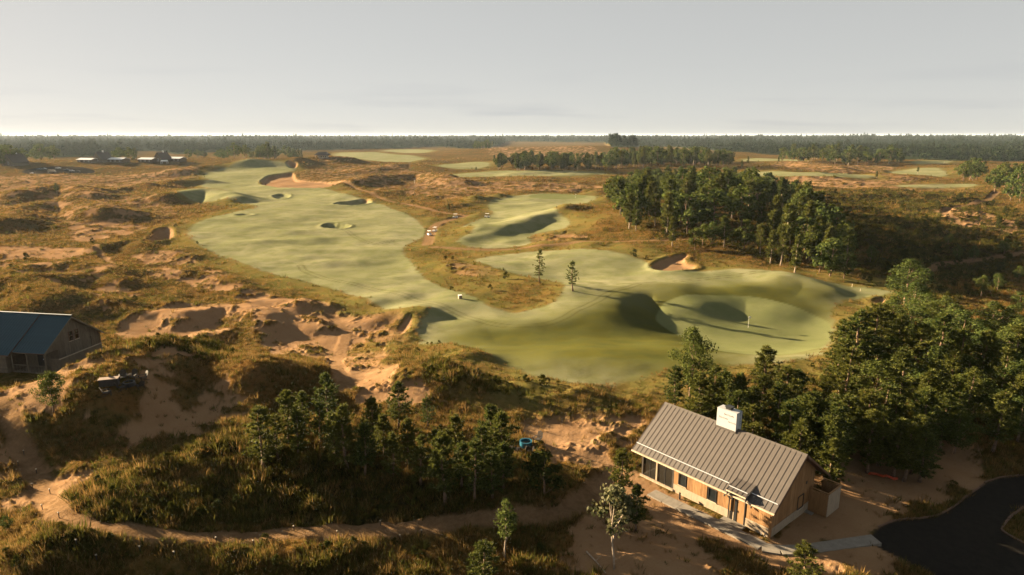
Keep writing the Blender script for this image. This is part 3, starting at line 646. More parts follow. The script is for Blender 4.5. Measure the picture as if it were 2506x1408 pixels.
    part('flashing', Geo().box((6.48, -.38, zs(.38) + .10), (1.95, .12, .12)), M['taupe_roof'], ch)
    part('chimney_cap', Geo().box((6.45, .10, 7.63), (.5, .42, .16)).box((6.45, .10, 7.78), (.62, .54, .05)), M['black'], ch)
    def lettering(txt, size, loc, rot, mat):
        cu = bpy.data.curves.new('lettering', 'FONT'); cu.body = txt; cu.size = size; cu.align_x = 'CENTER'; tmp = bpy.data.objects.new('tmp', cu)
        me = bpy.data.meshes.new_from_object(tmp); bpy.data.objects.remove(tmp); me.materials.clear(); me.materials.append(mat)
        o = link('lettering', me, ch, loc); o.rotation_euler = rot
    fr = (math.pi / 2, 0, 0)
    lettering('Barricade', .24, (6.70, -.334, 7.10), fr, M['print_grey']); lettering('Barricade', .22, (6.22, -.334, 6.74), fr, M['print_grey']); lettering('Barricade', .18, (7.02, -.334, 6.55), fr, M['print_grey'])
    lettering('Barricade', .36, (7.394, .18, 6.95), (math.pi / 2, math.pi / 2, math.pi / 2), M['print_blue'])
    # outdoor shower screen behind the gable
    for zc in np.arange(.12, 2.05, .15):
        part('shower_board', Geo().box((13.42, 2.64, zc), (1.5, .04, .135)), M['cedar'], c); part('shower_board', Geo().box((14.19, 3.74, zc), (.04, 2.2, .135)), M['pale_wood'], c); part('shower_board', Geo().box((13.42, 4.86, zc), (1.5, .04, .135)), M['cedar'], c)
    part('shower_cap', Geo().box((13.45, 2.64, 2.13), (1.6, .12, .05)).box((14.19, 3.75, 2.131), (.12, 2.3, .05)).box((13.45, 4.86, 2.132), (1.6, .12, .05)), M['cedar'], c)
    part('step', Geo().box((12.95, 2.3, .05), (.6, .4, .1)), M['concrete'], c)
    # concrete walk
    wk = empty('walkway', (14.03, 56.03, 0), -.865); tag(wk, kind='structure')
    for i in range(7): part('slab', Geo().box((3.45 + i * 1.44, -5.02 + .04 * i, .055 - .15), (1.425, 1.18, .43)), M['concrete'], wk)
    part('slab', Geo().box((9.75, -3.95, .058 - .15), (1.9, .93, .43)), M['concrete'], wk)
    pl = [(12.85, -4.95), (13.9, -4.25), (14.75, -3.25), (15.45, -2.1), (16.1, -.9), (16.75, .3), (17.4, 1.5), (18.0, 2.6)]
    for (ax, ay), (bx, by) in zip(pl[:-1], pl[1:]):
        l = math.hypot(bx - ax, by - ay); part('slab', Geo().box(((ax + bx) / 2, (ay + by) / 2, .05 + .004 * (ax % 1) - .15), (l - .02, 1.12, .43), math.atan2(by - ay, bx - ax)), M['concrete'], wk)
    return c
grey_cabin()

# ------------------------------------------------------------------ the blue-roofed cabin at the left edge
def blue_cabin():
    c = empty('lodge_cabin', (-54.70, 78.2, 2.0), -.165, 'weathered board cabin with blue-grey metal roof and railed side porch', 'cabin')
    A, E, R = 4.6, 2.65, 6.0; k = (R - E) / A; F = 4.2; u1, u2 = -.42, -15.0; top = lambda v: R - .12 - k * abs(v)
    part('wall', Geo().prism([(u2, -2.2, 0), (u2, F, 0), (u2, F, top(F)), (u2, 0, top(0)), (u2, -2.2, top(2.2))], (u1 - u2 - .05, 0, 0)), M['grey_wood'], c)
    part('wing_wall', Geo().prism([(-5.3, -4.7, 0), (-5.3, -2.15, 0), (-5.3, -2.15, 4.35), (-5.3, -4.7, 2.6)][::-1], (u2 + 5.3, 0, 0)), M['grey_wood'], c)
    b = Geo(); v = -F
    while v < F - .02:
        e = min(v + .16, F); lo = 2.45 if v < -2.2 else .05
        if top(max(abs(v), abs(e))) > lo + .1: b.prism([(u1 - .05, v, lo), (u1 - .05, e - .012, lo), (u1 - .05, e - .012, top(e) - .04), (u1 - .05, v, top(v) - .04)], (.05, 0, 0))
        v += .16
    tag(part('gable_cladding', b, M['grey_wood'], c), kind='stuff')
    b = Geo()
    for zc in np.arange(.1, 2.6, .2): b.box((-9.9, -4.72, zc), (9.2, .04, .185)).box((-5.28, -3.4, zc), (.04, 2.5, .185))
    tag(part('side_cladding', b, M['grey_wood'], c), kind='stuff')
    for vv in (-.15, .75): window(c, (u1, vv, 3.55), .62, 1.25, 'u', M['brown'], .08, True)
    window(c, (-7.0, -4.74, 1.35), .8, 1.3, 'v', M['white'], .07); window(c, (-9.6, -4.74, 1.35), .8, 1.3, 'v', M['white'], .07)
    d = part('door', Geo().box((-3.0, -2.23, 1.05), (.95, .06, 2.1)), M['dark_wood'], c); part('handle', Geo().box((-2.65, -2.29, 1.05), (.04, .06, .14)), M['steel'], d)
    g = Geo()
    for sgn, a_, b_ in ((-1, 0, -5.6), (1, 0, -15.4)):
        pts = [(a_, 0, R), (a_, sgn * A, E), (a_, sgn * A, E - .1), (a_, 0, R - .1)]; g.prism(pts if sgn > 0 else pts[::-1], (b_ - a_, 0, 0))
    g.prism([(-4.4, 0, R + .16), (-4.4, -5.2, 2.42), (-4.4, -5.2, 2.3), (-4.4, 0, R + .04)][::-1], (-11.0, 0, 0))
    roof = part('roof', g, M['brown'], c); roof_panels(roof, -5.6, 0, 15, R, E, A, M['blue_roof'], -1, .012); roof_panels(roof, -15.4, 0, 38, R, E, A, M['blue_roof'], 1, .012)
    roof_panels(roof, -15.4, -4.4, 29, R + .16, 2.42, 5.2, M['blue_roof'], -1, .012)
    part('ridge_cap', Geo().box((-7.7, 0, R + .2), (15.5, .3, .08)), M['blue_roof'], roof); part('roof_vent', Geo().box((-9.0, -2.6, 4.75), (.3, .3, .3)), M['red'], roof)
    for sgn in (-1, 1):
        pts = [(.0, 0, R + .04), (.0, sgn * A, E + .04), (.0, sgn * A, E - .2), (.0, 0, R - .2)]; part('barge_board', Geo().prism(pts if sgn < 0 else pts[::-1], (.06, 0, 0)), M['grey_wood'], roof)
    part('dormer_cheek', Geo().prism([(-4.46, -.2, R - .1), (-4.46, -5.1, 2.4), (-4.46, -4.1, 2.75)], (-.05, 0, 0)), M['grey_wood'], c)
    dk = part('porch_deck', Geo().box((-2.6, -3.2, -.04), (5.0, 2.2, .14)), M['grey_wood'], c)
    for uu, vv in ((u1, -F), (-2.9, -F), (-5.0, -F), (u1, F + .1), (u1 + .05, 2.9)): part('porch_post', Geo().box((uu, vv, 1.3), (.16, .16, 2.6)), M['grey_wood'], c)
    rl = part('railing', Geo().box((-2.7, -4.2, .95), (4.6, .08, .08)).box((-2.7, -4.2, .12), (4.6, .08, .06)), M['grey_wood'], c)
    for uu in np.arange(-4.9, -.4, .42): part('baluster', Geo().box((uu, -4.2, .53), (.04, .04, .78)), M['grey_wood'], rl)
    part('screen_wall', Geo().box((1.05, -.4, .85), (.10, 6.4, 1.7)).box((.35, -3.6, .85), (1.4, .10, 1.7)), M['grey_wood'], c); part('screen_cap', Geo().box((1.05, -.4, 1.74), (.2, 6.6, .07)), M['pale_wood'], c)
    part('gate_rail', Geo().box((.3, 3.3, .9), (.06, 1.3, .08)), M['pale_wood'], c)
blue_cabin()

# ------------------------------------------------------------------ smaller things
def lawn_chair(px, py, face, label, mat='dark_wood', group=None):
    x, y, z = spot(px, py); c = empty('lawn_chair', (x, y, z), face, label, 'chair', group)
    g = Geo()
    for i in range(5): g.box((-.24 + .12 * i, .02, .34 - 0), (.10, .55, .025))
    part('seat', g, M[mat], c); g = Geo()
    for i in range(5):
        xx = -.24 + .12 * i; hh = .72 - .04 * abs(i - 2) ** 1.5; g.prism([(xx - .05, .28, .30), (xx + .05, .28, .30), (xx + .05, .28 + hh * .38, .30 + hh), (xx - .05, .28 + hh * .38, .30 + hh)], (0, .025, .01))
    part('backrest', g, M[mat], c)
    for sx in (-1, 1):
        part('armrest', Geo().box((.34 * sx, -.02, .56), (.13, .74, .025)), M[mat], c); part('leg', Geo().box((.31 * sx, -.28, .27), (.03, .11, .55)), M[mat], c)
        part('leg', Geo().prism([(.30 * sx - .015, -.2, .36), (.30 * sx - .015, .55, .02), (.30 * sx - .015, .55, .0), (.30 * sx - .015, .46, 0), (.30 * sx - .015, -.2, .26)], (.03, 0, 0)), M[mat], c)
    return c
def ring(r0, r1, z0, z1, n=18):
    g = Geo(); V, F = [], []
    for i in range(n):
        a = 2 * math.pi * i / n; ca, sa = math.cos(a), math.sin(a); V += [(r0 * ca, r0 * sa, z0), (r1 * ca, r1 * sa, z0), (r1 * ca, r1 * sa, z1), (r0 * ca, r0 * sa, z1)]
        b = ((i + 1) % n) * 4; a_ = i * 4
        for k in range(4): F.append((a_ + k, a_ + (k + 1) % 4, b + (k + 1) % 4, b + k))
    g.add(V, F); return g
x, y, z = spot(316, 943); fp = empty('fire_pit', (x, y, z), 0, 'round dark fire pit ringed by chairs below the blue-roofed cabin', 'fire pit'); part('ring', ring(.45, .6, -.05, .38), M['black'], fp); part('ash_bed', ring(.0, .46, -.03, .1), M['ash'], fp)
for px, py, a, w in [(284,937,1.9,'the firewood rack'),(302,930,.5,'the back of the fire pit'),(326,929,0,'the middle of the far side of the fire pit'),(350,932,-.7,'the far right of the fire pit'),(298,955,2.6,'the near left of the fire pit'),(344,951,-2.2,'the near right of the fire pit')]:
    lawn_chair(px, py, a, 'dark slatted garden chair at ' + w)
lawn_chair(262, 968, 2.4, 'dark slatted garden chair standing apart from the fire pit circle')
x, y, z = spot(268, 943); wr = empty('firewood_rack', (x, y, z), .3, 'low dark firewood rack with pale lid beside the fire pit', 'rack'); part('box', Geo().box((0, 0, .35), (1.7, .7, .7)), M['dark_wood'], wr); part('lid', Geo().box((0, 0, .74), (1.85, .85, .06), 0), M['brown'], wr)
x, y, z = spot(1287, 1092); tb = empty('fire_ring', (x, y, z), 0, 'blue round metal fire ring at the edge of the bare sand', 'fire ring'); part('ring', ring(.52, .60, 0, .52, 22), M['blue'], tb); part('ash_bed', ring(0, .53, .02, .3), M['ash'], tb); part('rim', ring(.50, .63, .52, .56, 22), M['blue'], tb)
lawn_chair(1262, 1106, 2.2, 'wooden garden chair left of the blue fire ring'); lawn_chair(1296, 1110, 3.0, 'wooden garden chair with its back to the path by the blue fire ring'); lawn_chair(1316, 1083, -.6, 'dark garden chair on the sand behind the blue fire ring')
for i, (px, py) in enumerate([(59,1113),(45,1140),(90,1159),(80,1195),(123,1209),(104,1248),(145,1268),(188,1335),(237,1372),(343,1351),(427,1364),(530,1328),(621,1336),(720,1300),(826,1312),(931,1287),(1032,1310),(979,1322),(1242,1325)]):
    x, y, z = spot(px, py); o = empty('path_light', (x, y, z), 0, 'small post light with white cap beside the curved sandy path', 'path light', 'path lights along the curved sandy path')
    part('post', Geo().tube([(0, 0, -.1), (0, 0, .42)], [.03, .03], 6), M['black'], o); part('cap', Geo().tube([(0, 0, .42), (0, 0, .47), (0, 0, .5)], [.065, .065, .02], 10), M['trim'], o)
def flag(px, py, h, label, cloth):
    x, y, z = spot(px, py); o = empty('flagstick', (x, y, z), .4, label, 'flagstick'); part('pole', Geo().tube([(0, 0, -.1), (0, 0, h)], [.025, .018], 6), M['white'], o)
    f = Geo(); n = 6; V = []; F = []
    for i in range(n + 1):
        for zz in (h - .02, h - .42): V.append((.02 + .55 * i / n, .06 * math.sin(i * 1.3), zz - .05 * i / n)); V.append((.02 + .55 * i / n, .06 * math.sin(i * 1.3) + .012, zz - .05 * i / n))
    for i in range(n): a = 4 * i; b = a + 4; F += [(a, a + 2, b + 2, b), (a + 1, b + 1, b + 3, a + 3), (a, b, b + 1, a + 1), (a + 2, a + 3, b + 3, b + 2)]
    f.add(V, F); part('flag', f, cloth, o); part('cup', ring(.03, .09, -.02, .012, 12), M['white'], o)
flag(1831, 801, 2.3, 'white flagstick on the near putting green', M['white']); flag(1408, 485, 2.4, 'white flagstick on the farther putting green', M['white']); flag(2310, 400, 3.2, 'flagstick with red flag by the far right wood', M['red'])
def post(px, py, h, name, label, cat, mat, w=.12):
    x, y, z = spot(px, py); o = empty(name, (x, y, z), .2, label, cat); part('post', Geo().box((0, 0, h / 2 - .05), (w, w, h)), mat, o); part('cap', Geo().box((0, 0, h - .02), (w * 1.5, w * 1.5, .08)), mat, o)
post(1015, 449, 2.4, 'marker_post', 'pale post on the sand below the dark dune', 'post', M['trim'], .5); post(2085, 703, .8, 'tee_marker', 'thin white marker stake on the fairway end', 'stake', M['trim'], .06); post(2105, 713, .6, 'tee_marker', 'short pale marker stake near the small bunker', 'stake', M['trim'], .06); post(1383, 462, 1.8, 'marker_post', 'dark post on the sand left of the grassy knoll', 'post', M['dark_wood'], .3)
x, y, z = spot(1126, 731); o = empty('ball_crate', (x, y, z), .3, 'pale wooden box standing at the fairway edge', 'box'); part('box', Geo().box((0, 0, .38), (.75, .75, .76)), M['pale_wood'], o); part('lid', Geo().box((0, 0, .79), (.82, .82, .06)), M['white'], o)
x, y, z = spot(1663, 1222); o = empty('bollard', (x, y, z), 0, 'short black bollard beside the concrete walk', 'bollard'); part('post', Geo().tube([(0, 0, -.1), (0, 0, .5)], [.07, .07], 8), M['black'], o); part('head', Geo().tube([(0, 0, .5), (0, 0, .6)], [.09, .08], 8), M['black'], o)
def cart(px, py, a, label):
    x, y, z = spot(px, py); c = empty('golf_cart', (x, y, z), a, label, 'golf cart')
    part('body', Geo().prism([(-.55, -1.1, .3), (-.55, 1.15, .3), (-.55, 1.1, .75), (-.55, .55, .85), (-.55, .45, .55), (-.55, -.1, .55), (-.55, -.15, .8), (-.55, -1.05, .85)], (1.1, 0, 0)), M['white'], c)
    part('seat', Geo().box((0, -.15, .8), (1.0, .5, .12)).box((0, -.42, 1.05), (1.0, .1, .5)), M['trim'], c); part('roof', Geo().box((0, -.1, 1.85), (1.15, 1.7, .08)), M['white'], c)
    for sx in (-.5, .5):
        for yy in (-.85, .6): part('roof_post', Geo().box((sx, yy, 1.32), (.04, .04, 1.0)), M['black'], c)
        for yy in (-.75, .8): part('wheel', Geo().tube([(sx - .09, yy, .22), (sx + .09, yy, .22)], [.22, .22], 10), M['tyre'], c)
cart(1051, 577, .4, 'white golf cart on the shaded side of the dirt road'); cart(1064, 568, 2.8, 'pale golf cart in the middle of the dirt road'); cart(1114, 534, 1.4, 'white golf cart where the dirt road meets the cart path'); cart(1192, 533, 1.2, 'grey golf cart on the fairway beside the dirt road')
def car(px, py, a, label, mat, kind='car', s_=1.0):
    x, y, z = spot(px, py); c = empty(kind, (x, y, z), a, label, kind.replace('_', ' ')); w = .9
    if kind == 'van': pf = [(-3.2, .4), (3.2, .4), (3.2, 1.3), (2.8, 2.5), (-3.2, 2.6)]; gf = [(-2.9, 1.5), (2.6, 1.5), (2.4, 2.2), (-2.9, 2.25)]; w = 1.1
    elif kind == 'pickup': pf = [(-2.7, .4), (2.7, .4), (2.7, .95), (1.3, 1.1), (.8, 1.75), (-.4, 1.75), (-.5, 1.1), (-2.7, 1.1)]; gf = [(-.35, 1.15), (1.15, 1.15), (.75, 1.66), (-.33, 1.66)]
    else: pf = [(-2.2, .35), (2.2, .35), (2.25, .8), (1.2, .98), (.6, 1.5), (-1.2, 1.52), (-1.9, 1.0), (-2.25, .9)]; gf = [(-1.6, 1.0), (1.0, 1.0), (.52, 1.42), (-1.15, 1.44)]
    part('body', Geo().prism([(p, -w, q) for p, q in pf], (0, 2 * w, 0)), mat, c); part('side_glass', Geo().prism([(p, -w - .01, q) for p, q in gf], (0, 2 * w + .02, 0)), M['black'], c)
    for p in (pf[0][0] * .62, pf[1][0] * .62):
        for sy in (-1, 1): part('wheel', Geo().tube([(p, sy * w - .1, .34), (p, sy * w + .1, .34)], [.34, .34], 12), M['tyre'], c)
    for sy in (-.6, .6): part('headlight', Geo().box((pf[1][0] + .02, sy, .75), (.06, .3, .14)), M['white'], c)
for a in [(78,426,2.6,'white and dark car driving into the car park','silver','car'),(95,416,0,'dark car parked left of the van','dark_blue','car'),(108,415,.1,'grey car parked behind the van','silver','car'),(128,423,.1,'long pale green van in the car park','trim','van'),(143,413,.3,'white car parked behind the van on the far edge','white','car'),(164,418,.2,'dark pickup in the middle of the car park','dark_blue','pickup'),(176,420,.3,'silver car beside the dark pickup','silver','car'),(190,421,.2,'dark car at the end of the car park','black','car')]: car(a[0], a[1], a[2], a[3], M[a[4]], a[5])
def cottage(px, py, wpx, label, mat_roof, kind='long', a=-.35):
    x, y, z = spot(px, py); d = math.hypot(x, y); W = wpx * d / FPX * 1.02; c = empty('cottage', (x, y, z), a, label, 'cottage'); D = W * .5
    if kind == 'long':
        H_ = 3.6; part('wall', Geo().prism([(-W / 2, -D / 2, -.6), (-W / 2, D / 2, -.6), (-W / 2, D / 2, H_ - .3), (-W / 2, 0, H_ + 1.0), (-W / 2, -D / 2, H_ - .3)], (W, 0, 0)), M['grey_wood'], c)
        g = Geo(); 
        for sg in (-1, 1):
            pts = [(-W / 2 - .7, 0, H_ + 1.3), (-W / 2 - .7, sg * (D / 2 + .9), H_ - .4), (-W / 2 - .7, sg * (D / 2 + .9), H_ - .6), (-W / 2 - .7, 0, H_ + 1.1)]; g.prism(pts if sg < 0 else pts[::-1], (W + 1.4, 0, 0))
        part('roof', g, mat_roof, c); n = 3
        for i in range(n): f = part('window', Geo().box((-W * .33 + W * .33 * i, -D / 2 - .03, 1.7), (1.6, .08, 1.5)), M['white'], c); part('pane', Geo().box((-W * .33 + W * .33 * i, -D / 2 - .08, 1.7), (1.3, .04, 1.2)), M['glass'], f)
        part('door', Geo().box((-W * .16, -D / 2 - .03, 1.0), (1.0, .08, 2.1)), M['dark_wood'], c)
    else:
        H_ = 3.2; g = Geo(); part('wall', Geo().prism([(-W / 2, -D, -.6), (W / 2, -D, -.6), (W / 2, -D, H_), (0, -D, H_ + W * .5), (-W / 2, -D, H_)], (0, 2 * D, 0)), M['grey_wood'], c)
        for sg in (-1, 1):
            pts = [(0, -D - .6, H_ + W * .56), (sg * (W / 2 + .8), -D - .6, H_ - .5), (sg * (W / 2 + .8), -D - .6, H_ - .8), (0, -D - .6, H_ + W * .5)]; g.prism(pts if sg > 0 else pts[::-1], (0, 2 * D + 1.2, 0))
        part('roof', g, mat_roof, c); f = part('window', Geo().box((0, -D - .03, 2.2), (2.2, .08, 2.6)), M['white'], c); part('pane', Geo().box((0, -D - .08, 2.2), (1.9, .04, 2.3)), M['glass'], f)
        part('chimney', Geo().box((0, D * .2, H_ + W * .6), (1.2, 1.2, 2.2)), M['white'], c)
for a in [(217,398,38,'long white-roofed cottage farthest from the dark-roofed shelter','white_roof','long'),(252,396,24,'grey gabled house between the two white-roofed cottages nearest the car park','taupe_roof','gable'),(292,397,38,'long white-roofed cottage beside the grey gabled house with trees on its other side','white_roof','long'),(364,397,36,'long pale-roofed cottage left of the dark gabled house','white_roof','long'),(399,396,24,'dark gabled house with the white canopy in front','shingle','gable'),(434,395,34,'long white-roofed cottage nearest the row of trees','white_roof','long'),(40,404,28,'dark low house among trees near the car park','shingle','gable')]: cottage(a[0], a[1], a[2], a[3], M[a[4]], a[5])
x, y, z = spot(403, 401); o = empty('canopy_tent', (x, y, z), .2, 'white open canopy on posts before the dark gabled house', 'canopy'); part('top', Geo().prism([(-3.2, -2.4, 2.6), (-3.2, 2.4, 2.6), (-3.2, 0, 3.9)], (6.4, 0, 0)), M['white'], o)
for sx in (-3, 3):
    for sy in (-2.2, 2.2): part('leg', Geo().box((sx, sy, 1.3), (.18, .18, 2.7)), M['white'], o)
x, y, z = spot(790, 387); o = empty('shelter', (x, y, z), -.15, 'open shelter with dark hipped shingle roof on the dune crest', 'shelter')
part('roof', Geo().prism([(-8.2, -5.2, 3.2), (8.2, -5.2, 3.2), (8.2, 5.2, 3.2), (-8.2, 5.2, 3.2)], (0, 0, .25)), M['shingle'], o)
g = Geo(); g.add([(-8.2, -5.2, 3.45), (8.2, -5.2, 3.45), (8.2, 5.2, 3.45), (-8.2, 5.2, 3.45), (-5.2, 0, 7.0), (5.2, 0, 7.0)], [(0, 1, 5, 4), (1, 2, 5), (2, 3, 4, 5), (3, 0, 4), (3, 2, 1, 0)]); part('hip', g, M['shingle'], o)
part('wall', Geo().box((0, 1.5, 1.4), (11, 5, 3.6)), M['trim'], o); part('terrace', Geo().box((2, -3.5, -.2), (18, 8, .5)), M['concrete'], o)
for xx in (-7, -2.4, 2.4, 7): part('post', Geo().box((xx, -4.6, 1.6), (.4, .4, 3.3)), M['trim'], o)
for i in range(4): w_ = part('window', Geo().box((-4 + 2.7 * i, -1.03, 1.5), (1.8, .08, 2.2)), M['white'], o); part('pane', Geo().box((-4 + 2.7 * i, -1.08, 1.5), (1.5, .04, 1.9)), M['glass'], w_)
x, y, z = spot(2160, 1168); g = Geo(); rng = np.random.default_rng(4); V, F = [], []
for i in range(9):
    for q in range(4): V.append((-1.2 + .3 * i, .16 * q - .24 + rng.normal(0, .05), .06 + .22 * abs(math.sin(i * .9 + q)) * rng.uniform(.5, 1)))
F = [(i * 4 + q, (i + 1) * 4 + q, (i + 1) * 4 + q + 1, i * 4 + q + 1) for i in range(8) for q in range(3)]
g.add(V, F); me = g.mesh('safety_netting', M['orange']); o = link('safety_netting', me, None, (x, y, z), -.5); tag(o, 'crumpled orange safety netting lying under the pines', 'netting'); o.modifiers.new('thick', 'SOLIDIFY').thickness = .02
def log(p0, p1, r, label):
    a, b = np.array(spot(*p0)), np.array(spot(*p1)); a[2] += r; b[2] += r; m = (a + b) / 2 + (0, 0, .08); o = empty('fallen_branch', tuple(a), 0, label, 'branch')
    part('stem', Geo().tube([(0, 0, 0), m - a, b - a], [r, r * .85, r * .5], 6), M['pale_bark'], o); part('twig', Geo().tube([(m - a), (m - a) + (.4, .3, .25)], [r * .4, r * .15], 4), M['pale_bark'], o)
log((1435, 1352), (1482, 1404), .06, 'long thin fallen branch on the sandy bank'); log((690, 1210), (735, 1222), .04, 'short pale fallen branch on the grassy slope')
kerb_line = smooth_line(hits(DRIVE[1:9]), 2); g = Geo()
for a, b in zip(kerb_line[:-1], kerb_line[1:]):
    m = (a + b) / 2; l = float(np.linalg.norm(b - a)); g.box((m[0], m[1], float(ground_z(m[0], m[1])) + .03), (l, .13, .08), math.atan2(b[1] - a[1], b[0] - a[0]))
tag(link('kerb', g.mesh('kerb', M['brown'])), kind='structure')
kerb_line = smooth_line(hits(ISLAND[1:-1]), 2); g = Geo()
for a, b in zip(kerb_line[:-1], kerb_line[1:]):
    m = (a + b) / 2; l = float(np.linalg.norm(b - a)); g.box((m[0], m[1], float(ground_z(m[0], m[1])) + .03), (l, .18, .08), math.atan2(b[1] - a[1], b[0] - a[0]))
tag(link('kerb', g.mesh('kerb', M['brown'])), kind='structure')

# ------------------------------------------------------------------ trees
RNG = np.random.default_rng(7)
def needle_tris(C, D, n, length, width, rng, spread=.9):
    """n pointed leaves round each centre C, leaning along D"""
    C = np.repeat(C, n, 0); D = np.repeat(D, n, 0)
    d = D * rng.uniform(.5, 1.0, (len(C), 1)) + rng.normal(0, spread * .5, C.shape); d /= np.linalg.norm(d, axis=1)[:, None]
    s_ = np.cross(d, rng.normal(0, 1, C.shape)); s_ /= np.linalg.norm(s_, axis=1)[:, None]
    L = length * rng.uniform(.6, 1.2, (len(C), 1)); w = width * rng.uniform(.7, 1.3, (len(C), 1))
    V = np.stack([C - s_ * w, C + s_ * w, C + d * L], 1).reshape(-1, 3)
    return V, np.arange(len(V)).reshape(-1, 3)
def pine(seed, h, base=.2, spread=.22, whorls=13, per=5, tufts=6, n=13, length=.30, width=.035, lean=.0, sides=6):
    rng = np.random.default_rng(seed); g = Geo()
    zz = np.linspace(0, 1, 8); sway = np.cumsum(rng.normal(0, .012 * h, (8, 2)), 0) * .5; sway[0] = 0; sway += np.outer(zz, (lean * h, 0))
    T = np.column_stack([sway, zz * h]); R = .017 * h * (1 - zz) ** .8 + .006 * h * .4; R[0] *= 1.35
    g.tube(T, R, sides); C, D = [], []
    for w in range(whorls):
        t = base + (1 - base) * ((w + rng.uniform(-.25, .25)) / whorls); t = min(max(t, .05), .985)
        o = np.array([np.interp(t, zz, T[:, 0]), np.interp(t, zz, T[:, 1]), t * h]); q = (t - base) / (1 - base)
        prof = (min(1, .55 + q * 1.9) if q < .25 else 1.0) * (1 - q) ** .72 + .05
        for k in range(per):
            if rng.random() < .14: continue
            a = 2 * math.pi * (k / per + rng.uniform(-.12, .12)) + w * 2.4; L = spread * h * prof * rng.uniform(.55, 1.2); up = .08 + .75 * q + rng.uniform(-.15, .2)
            d = np.array([math.cos(a), math.sin(a), 0.0]); e1 = o + d * L * .6 + np.array([0, 0, L * .6 * up * .6]); e2 = o + d * L + np.array([0, 0, L * up])
            r = .012 * h * .28 * (1 - q * .6); g.tube([o, e1, e2], [r, r * .7, r * .3], 3, False)
            for f in np.linspace(.32, 1.0, tufts):
                p = o + (e1 - o) * (f / .6) if f < .6 else e1 + (e2 - e1) * ((f - .6) / .4)
                p = p + rng.normal(0, .05 * L + .04, 3) * (1, 1, .7) + np.cross(d, (0, 0, 1)) * rng.normal(0, .22) * L * f
                C.append(p); D.append(d * .6 + np.array([0, 0, .55 + .3 * q]))
    C.append(T[-1]); D.append(np.array([0, 0, 1.0]))
    V, F = needle_tris(np.array(C), np.array(D), n, length, width, rng)
    return g, V, F
def broad(seed, h, base=.3, rx=.28, clumps=34, leaves=80, size=.16, cr=.13, trunk=.02, top=1.0, limbs=9):
    rng = np.random.default_rng(seed); g = Geo()
    zz = np.linspace(0, 1, 7); sway = np.cumsum(rng.normal(0, .02 * h, (7, 2)), 0) * .5; sway[0] = 0
    T = np.column_stack([sway, zz * h * .86]); g.tube(T, trunk * h * (1 - zz * .9) + .01, 6)
    P = []
    while len(P) < clumps:
        p = rng.uniform(-1, 1, 3)
        if p @ p > 1 or (p @ p < .25 and rng.random() < .7): continue
        z = (p[2] + 1) / 2; wide = math.sin(math.pi * min(max(z * .8 + .17, 0), 1)) ** .6
        P.append((p[0] * rx * h * wide * 1.1 + np.interp(base + z * (1 - base), zz, T[:, 0]), p[1] * rx * h * wide * 1.1 + np.interp(base + z * (1 - base), zz, T[:, 1]), h * (base + (1 - base) * z * .97)))
    P = np.array(P)
    for p in P[rng.permutation(len(P))[:limbs]]:
        z0 = max(base * .7 * h, p[2] - .28 * h); o = np.array([np.interp(z0 / h / .86, zz, T[:, 0]), np.interp(z0 / h / .86, zz, T[:, 1]), z0])
        r = trunk * h * .42; mid = (o + p) / 2 + np.array([0, 0, -.03 * h]); g.tube([o, mid, p], [r, r * .65, r * .25], 4, False)
    n = clumps * leaves; c = np.repeat(P, leaves, 0); u = rng.normal(0, 1, (n, 3)); u /= np.linalg.norm(u, axis=1)[:, None]
    rr = cr * h * rng.uniform(.6, 1.25, clumps).repeat(leaves)[:, None]; c = c + u * rr * rng.uniform(.45, 1.05, (n, 1)) * (1, 1, .8)
    nrm = u + rng.normal(0, .6, (n, 3)) + (0, 0, .3); a = np.cross(nrm, rng.normal(0, 1, (n, 3))); a /= np.linalg.norm(a, axis=1)[:, None]; b = np.cross(nrm, a); b /= np.linalg.norm(b, axis=1)[:, None]
    s_ = size * rng.uniform(.6, 1.3, (n, 1))
    V = np.stack([c - a * s_, c + b * s_ * .6, c + a * s_, c - b * s_ * .6], 1).reshape(-1, 3)
    return g, V, np.arange(len(V)).reshape(-1, 4)
VAR = {}
def variant(key, made, leaf, bark):
    g, V, F = made; h = float(np.array(V)[:, 2].max())
    VAR.setdefault(key, []).append((g.mesh('trunk', bark, True), tri_mesh('crown', V, F, leaf), h))
for i in range(6): variant('pine', pine(100 + i, 6.5, .16 + .04 * (i % 3), .24 + .03 * (i % 2), 12 + i % 4, 5, 6, 18, .36, .05), M['needles'], M['bark'])
for i in range(2): variant('lone', pine(140 + i, 9, .26, .17, 13, 4, 5, 12, .42, .05), M['needles'], M['bark'])
for i in range(4): variant('pine_mid', pine(120 + i, 12, .2 + .06 * (i % 3), .19 + .03 * (i % 3), 12, 5, 4, 12, 1.0, .17, sides=5), M['needles'], M['pale_bark'])
for i in range(4): variant('broad', broad(200 + i, 8, .22, .30, 42, 100, .14, .12), M['leaves'], M['bark'])
for i in range(2): variant('sapling', broad(220 + i, 5, .38, .16, 22, 50, .11, .10, .013), M['leaves'], M['pale_bark'])
for i in range(2): variant('silver', broad(225 + i, 5.5, .42, .20, 20, 55, .13, .10, .012), M['pale_leaves'], M['pale_bark'])
for i in range(4): variant('broad_mid', broad(240 + i, 11, .2, .33, 30, 34, .42, .13), M['leaves'], M['bark'])
for i in range(2): variant('bush', broad(260 + i, 2.2, .05, .45, 16, 60, .10, .2, .02, limbs=5), M['brush_leaves'], M['bark'])
for i in range(2): variant('dark_bush', broad(264 + i, 3.2, .05, .36, 20, 60, .13, .16, .02, limbs=6), M['dark_leaves'], M['bark'])
for i in range(3): variant('far_pine', pine(280 + i, 13, .25, .17, 6, 4, 2, 5, 2.4, .6, sides=3), M['forest_leaves'], M['bark'])
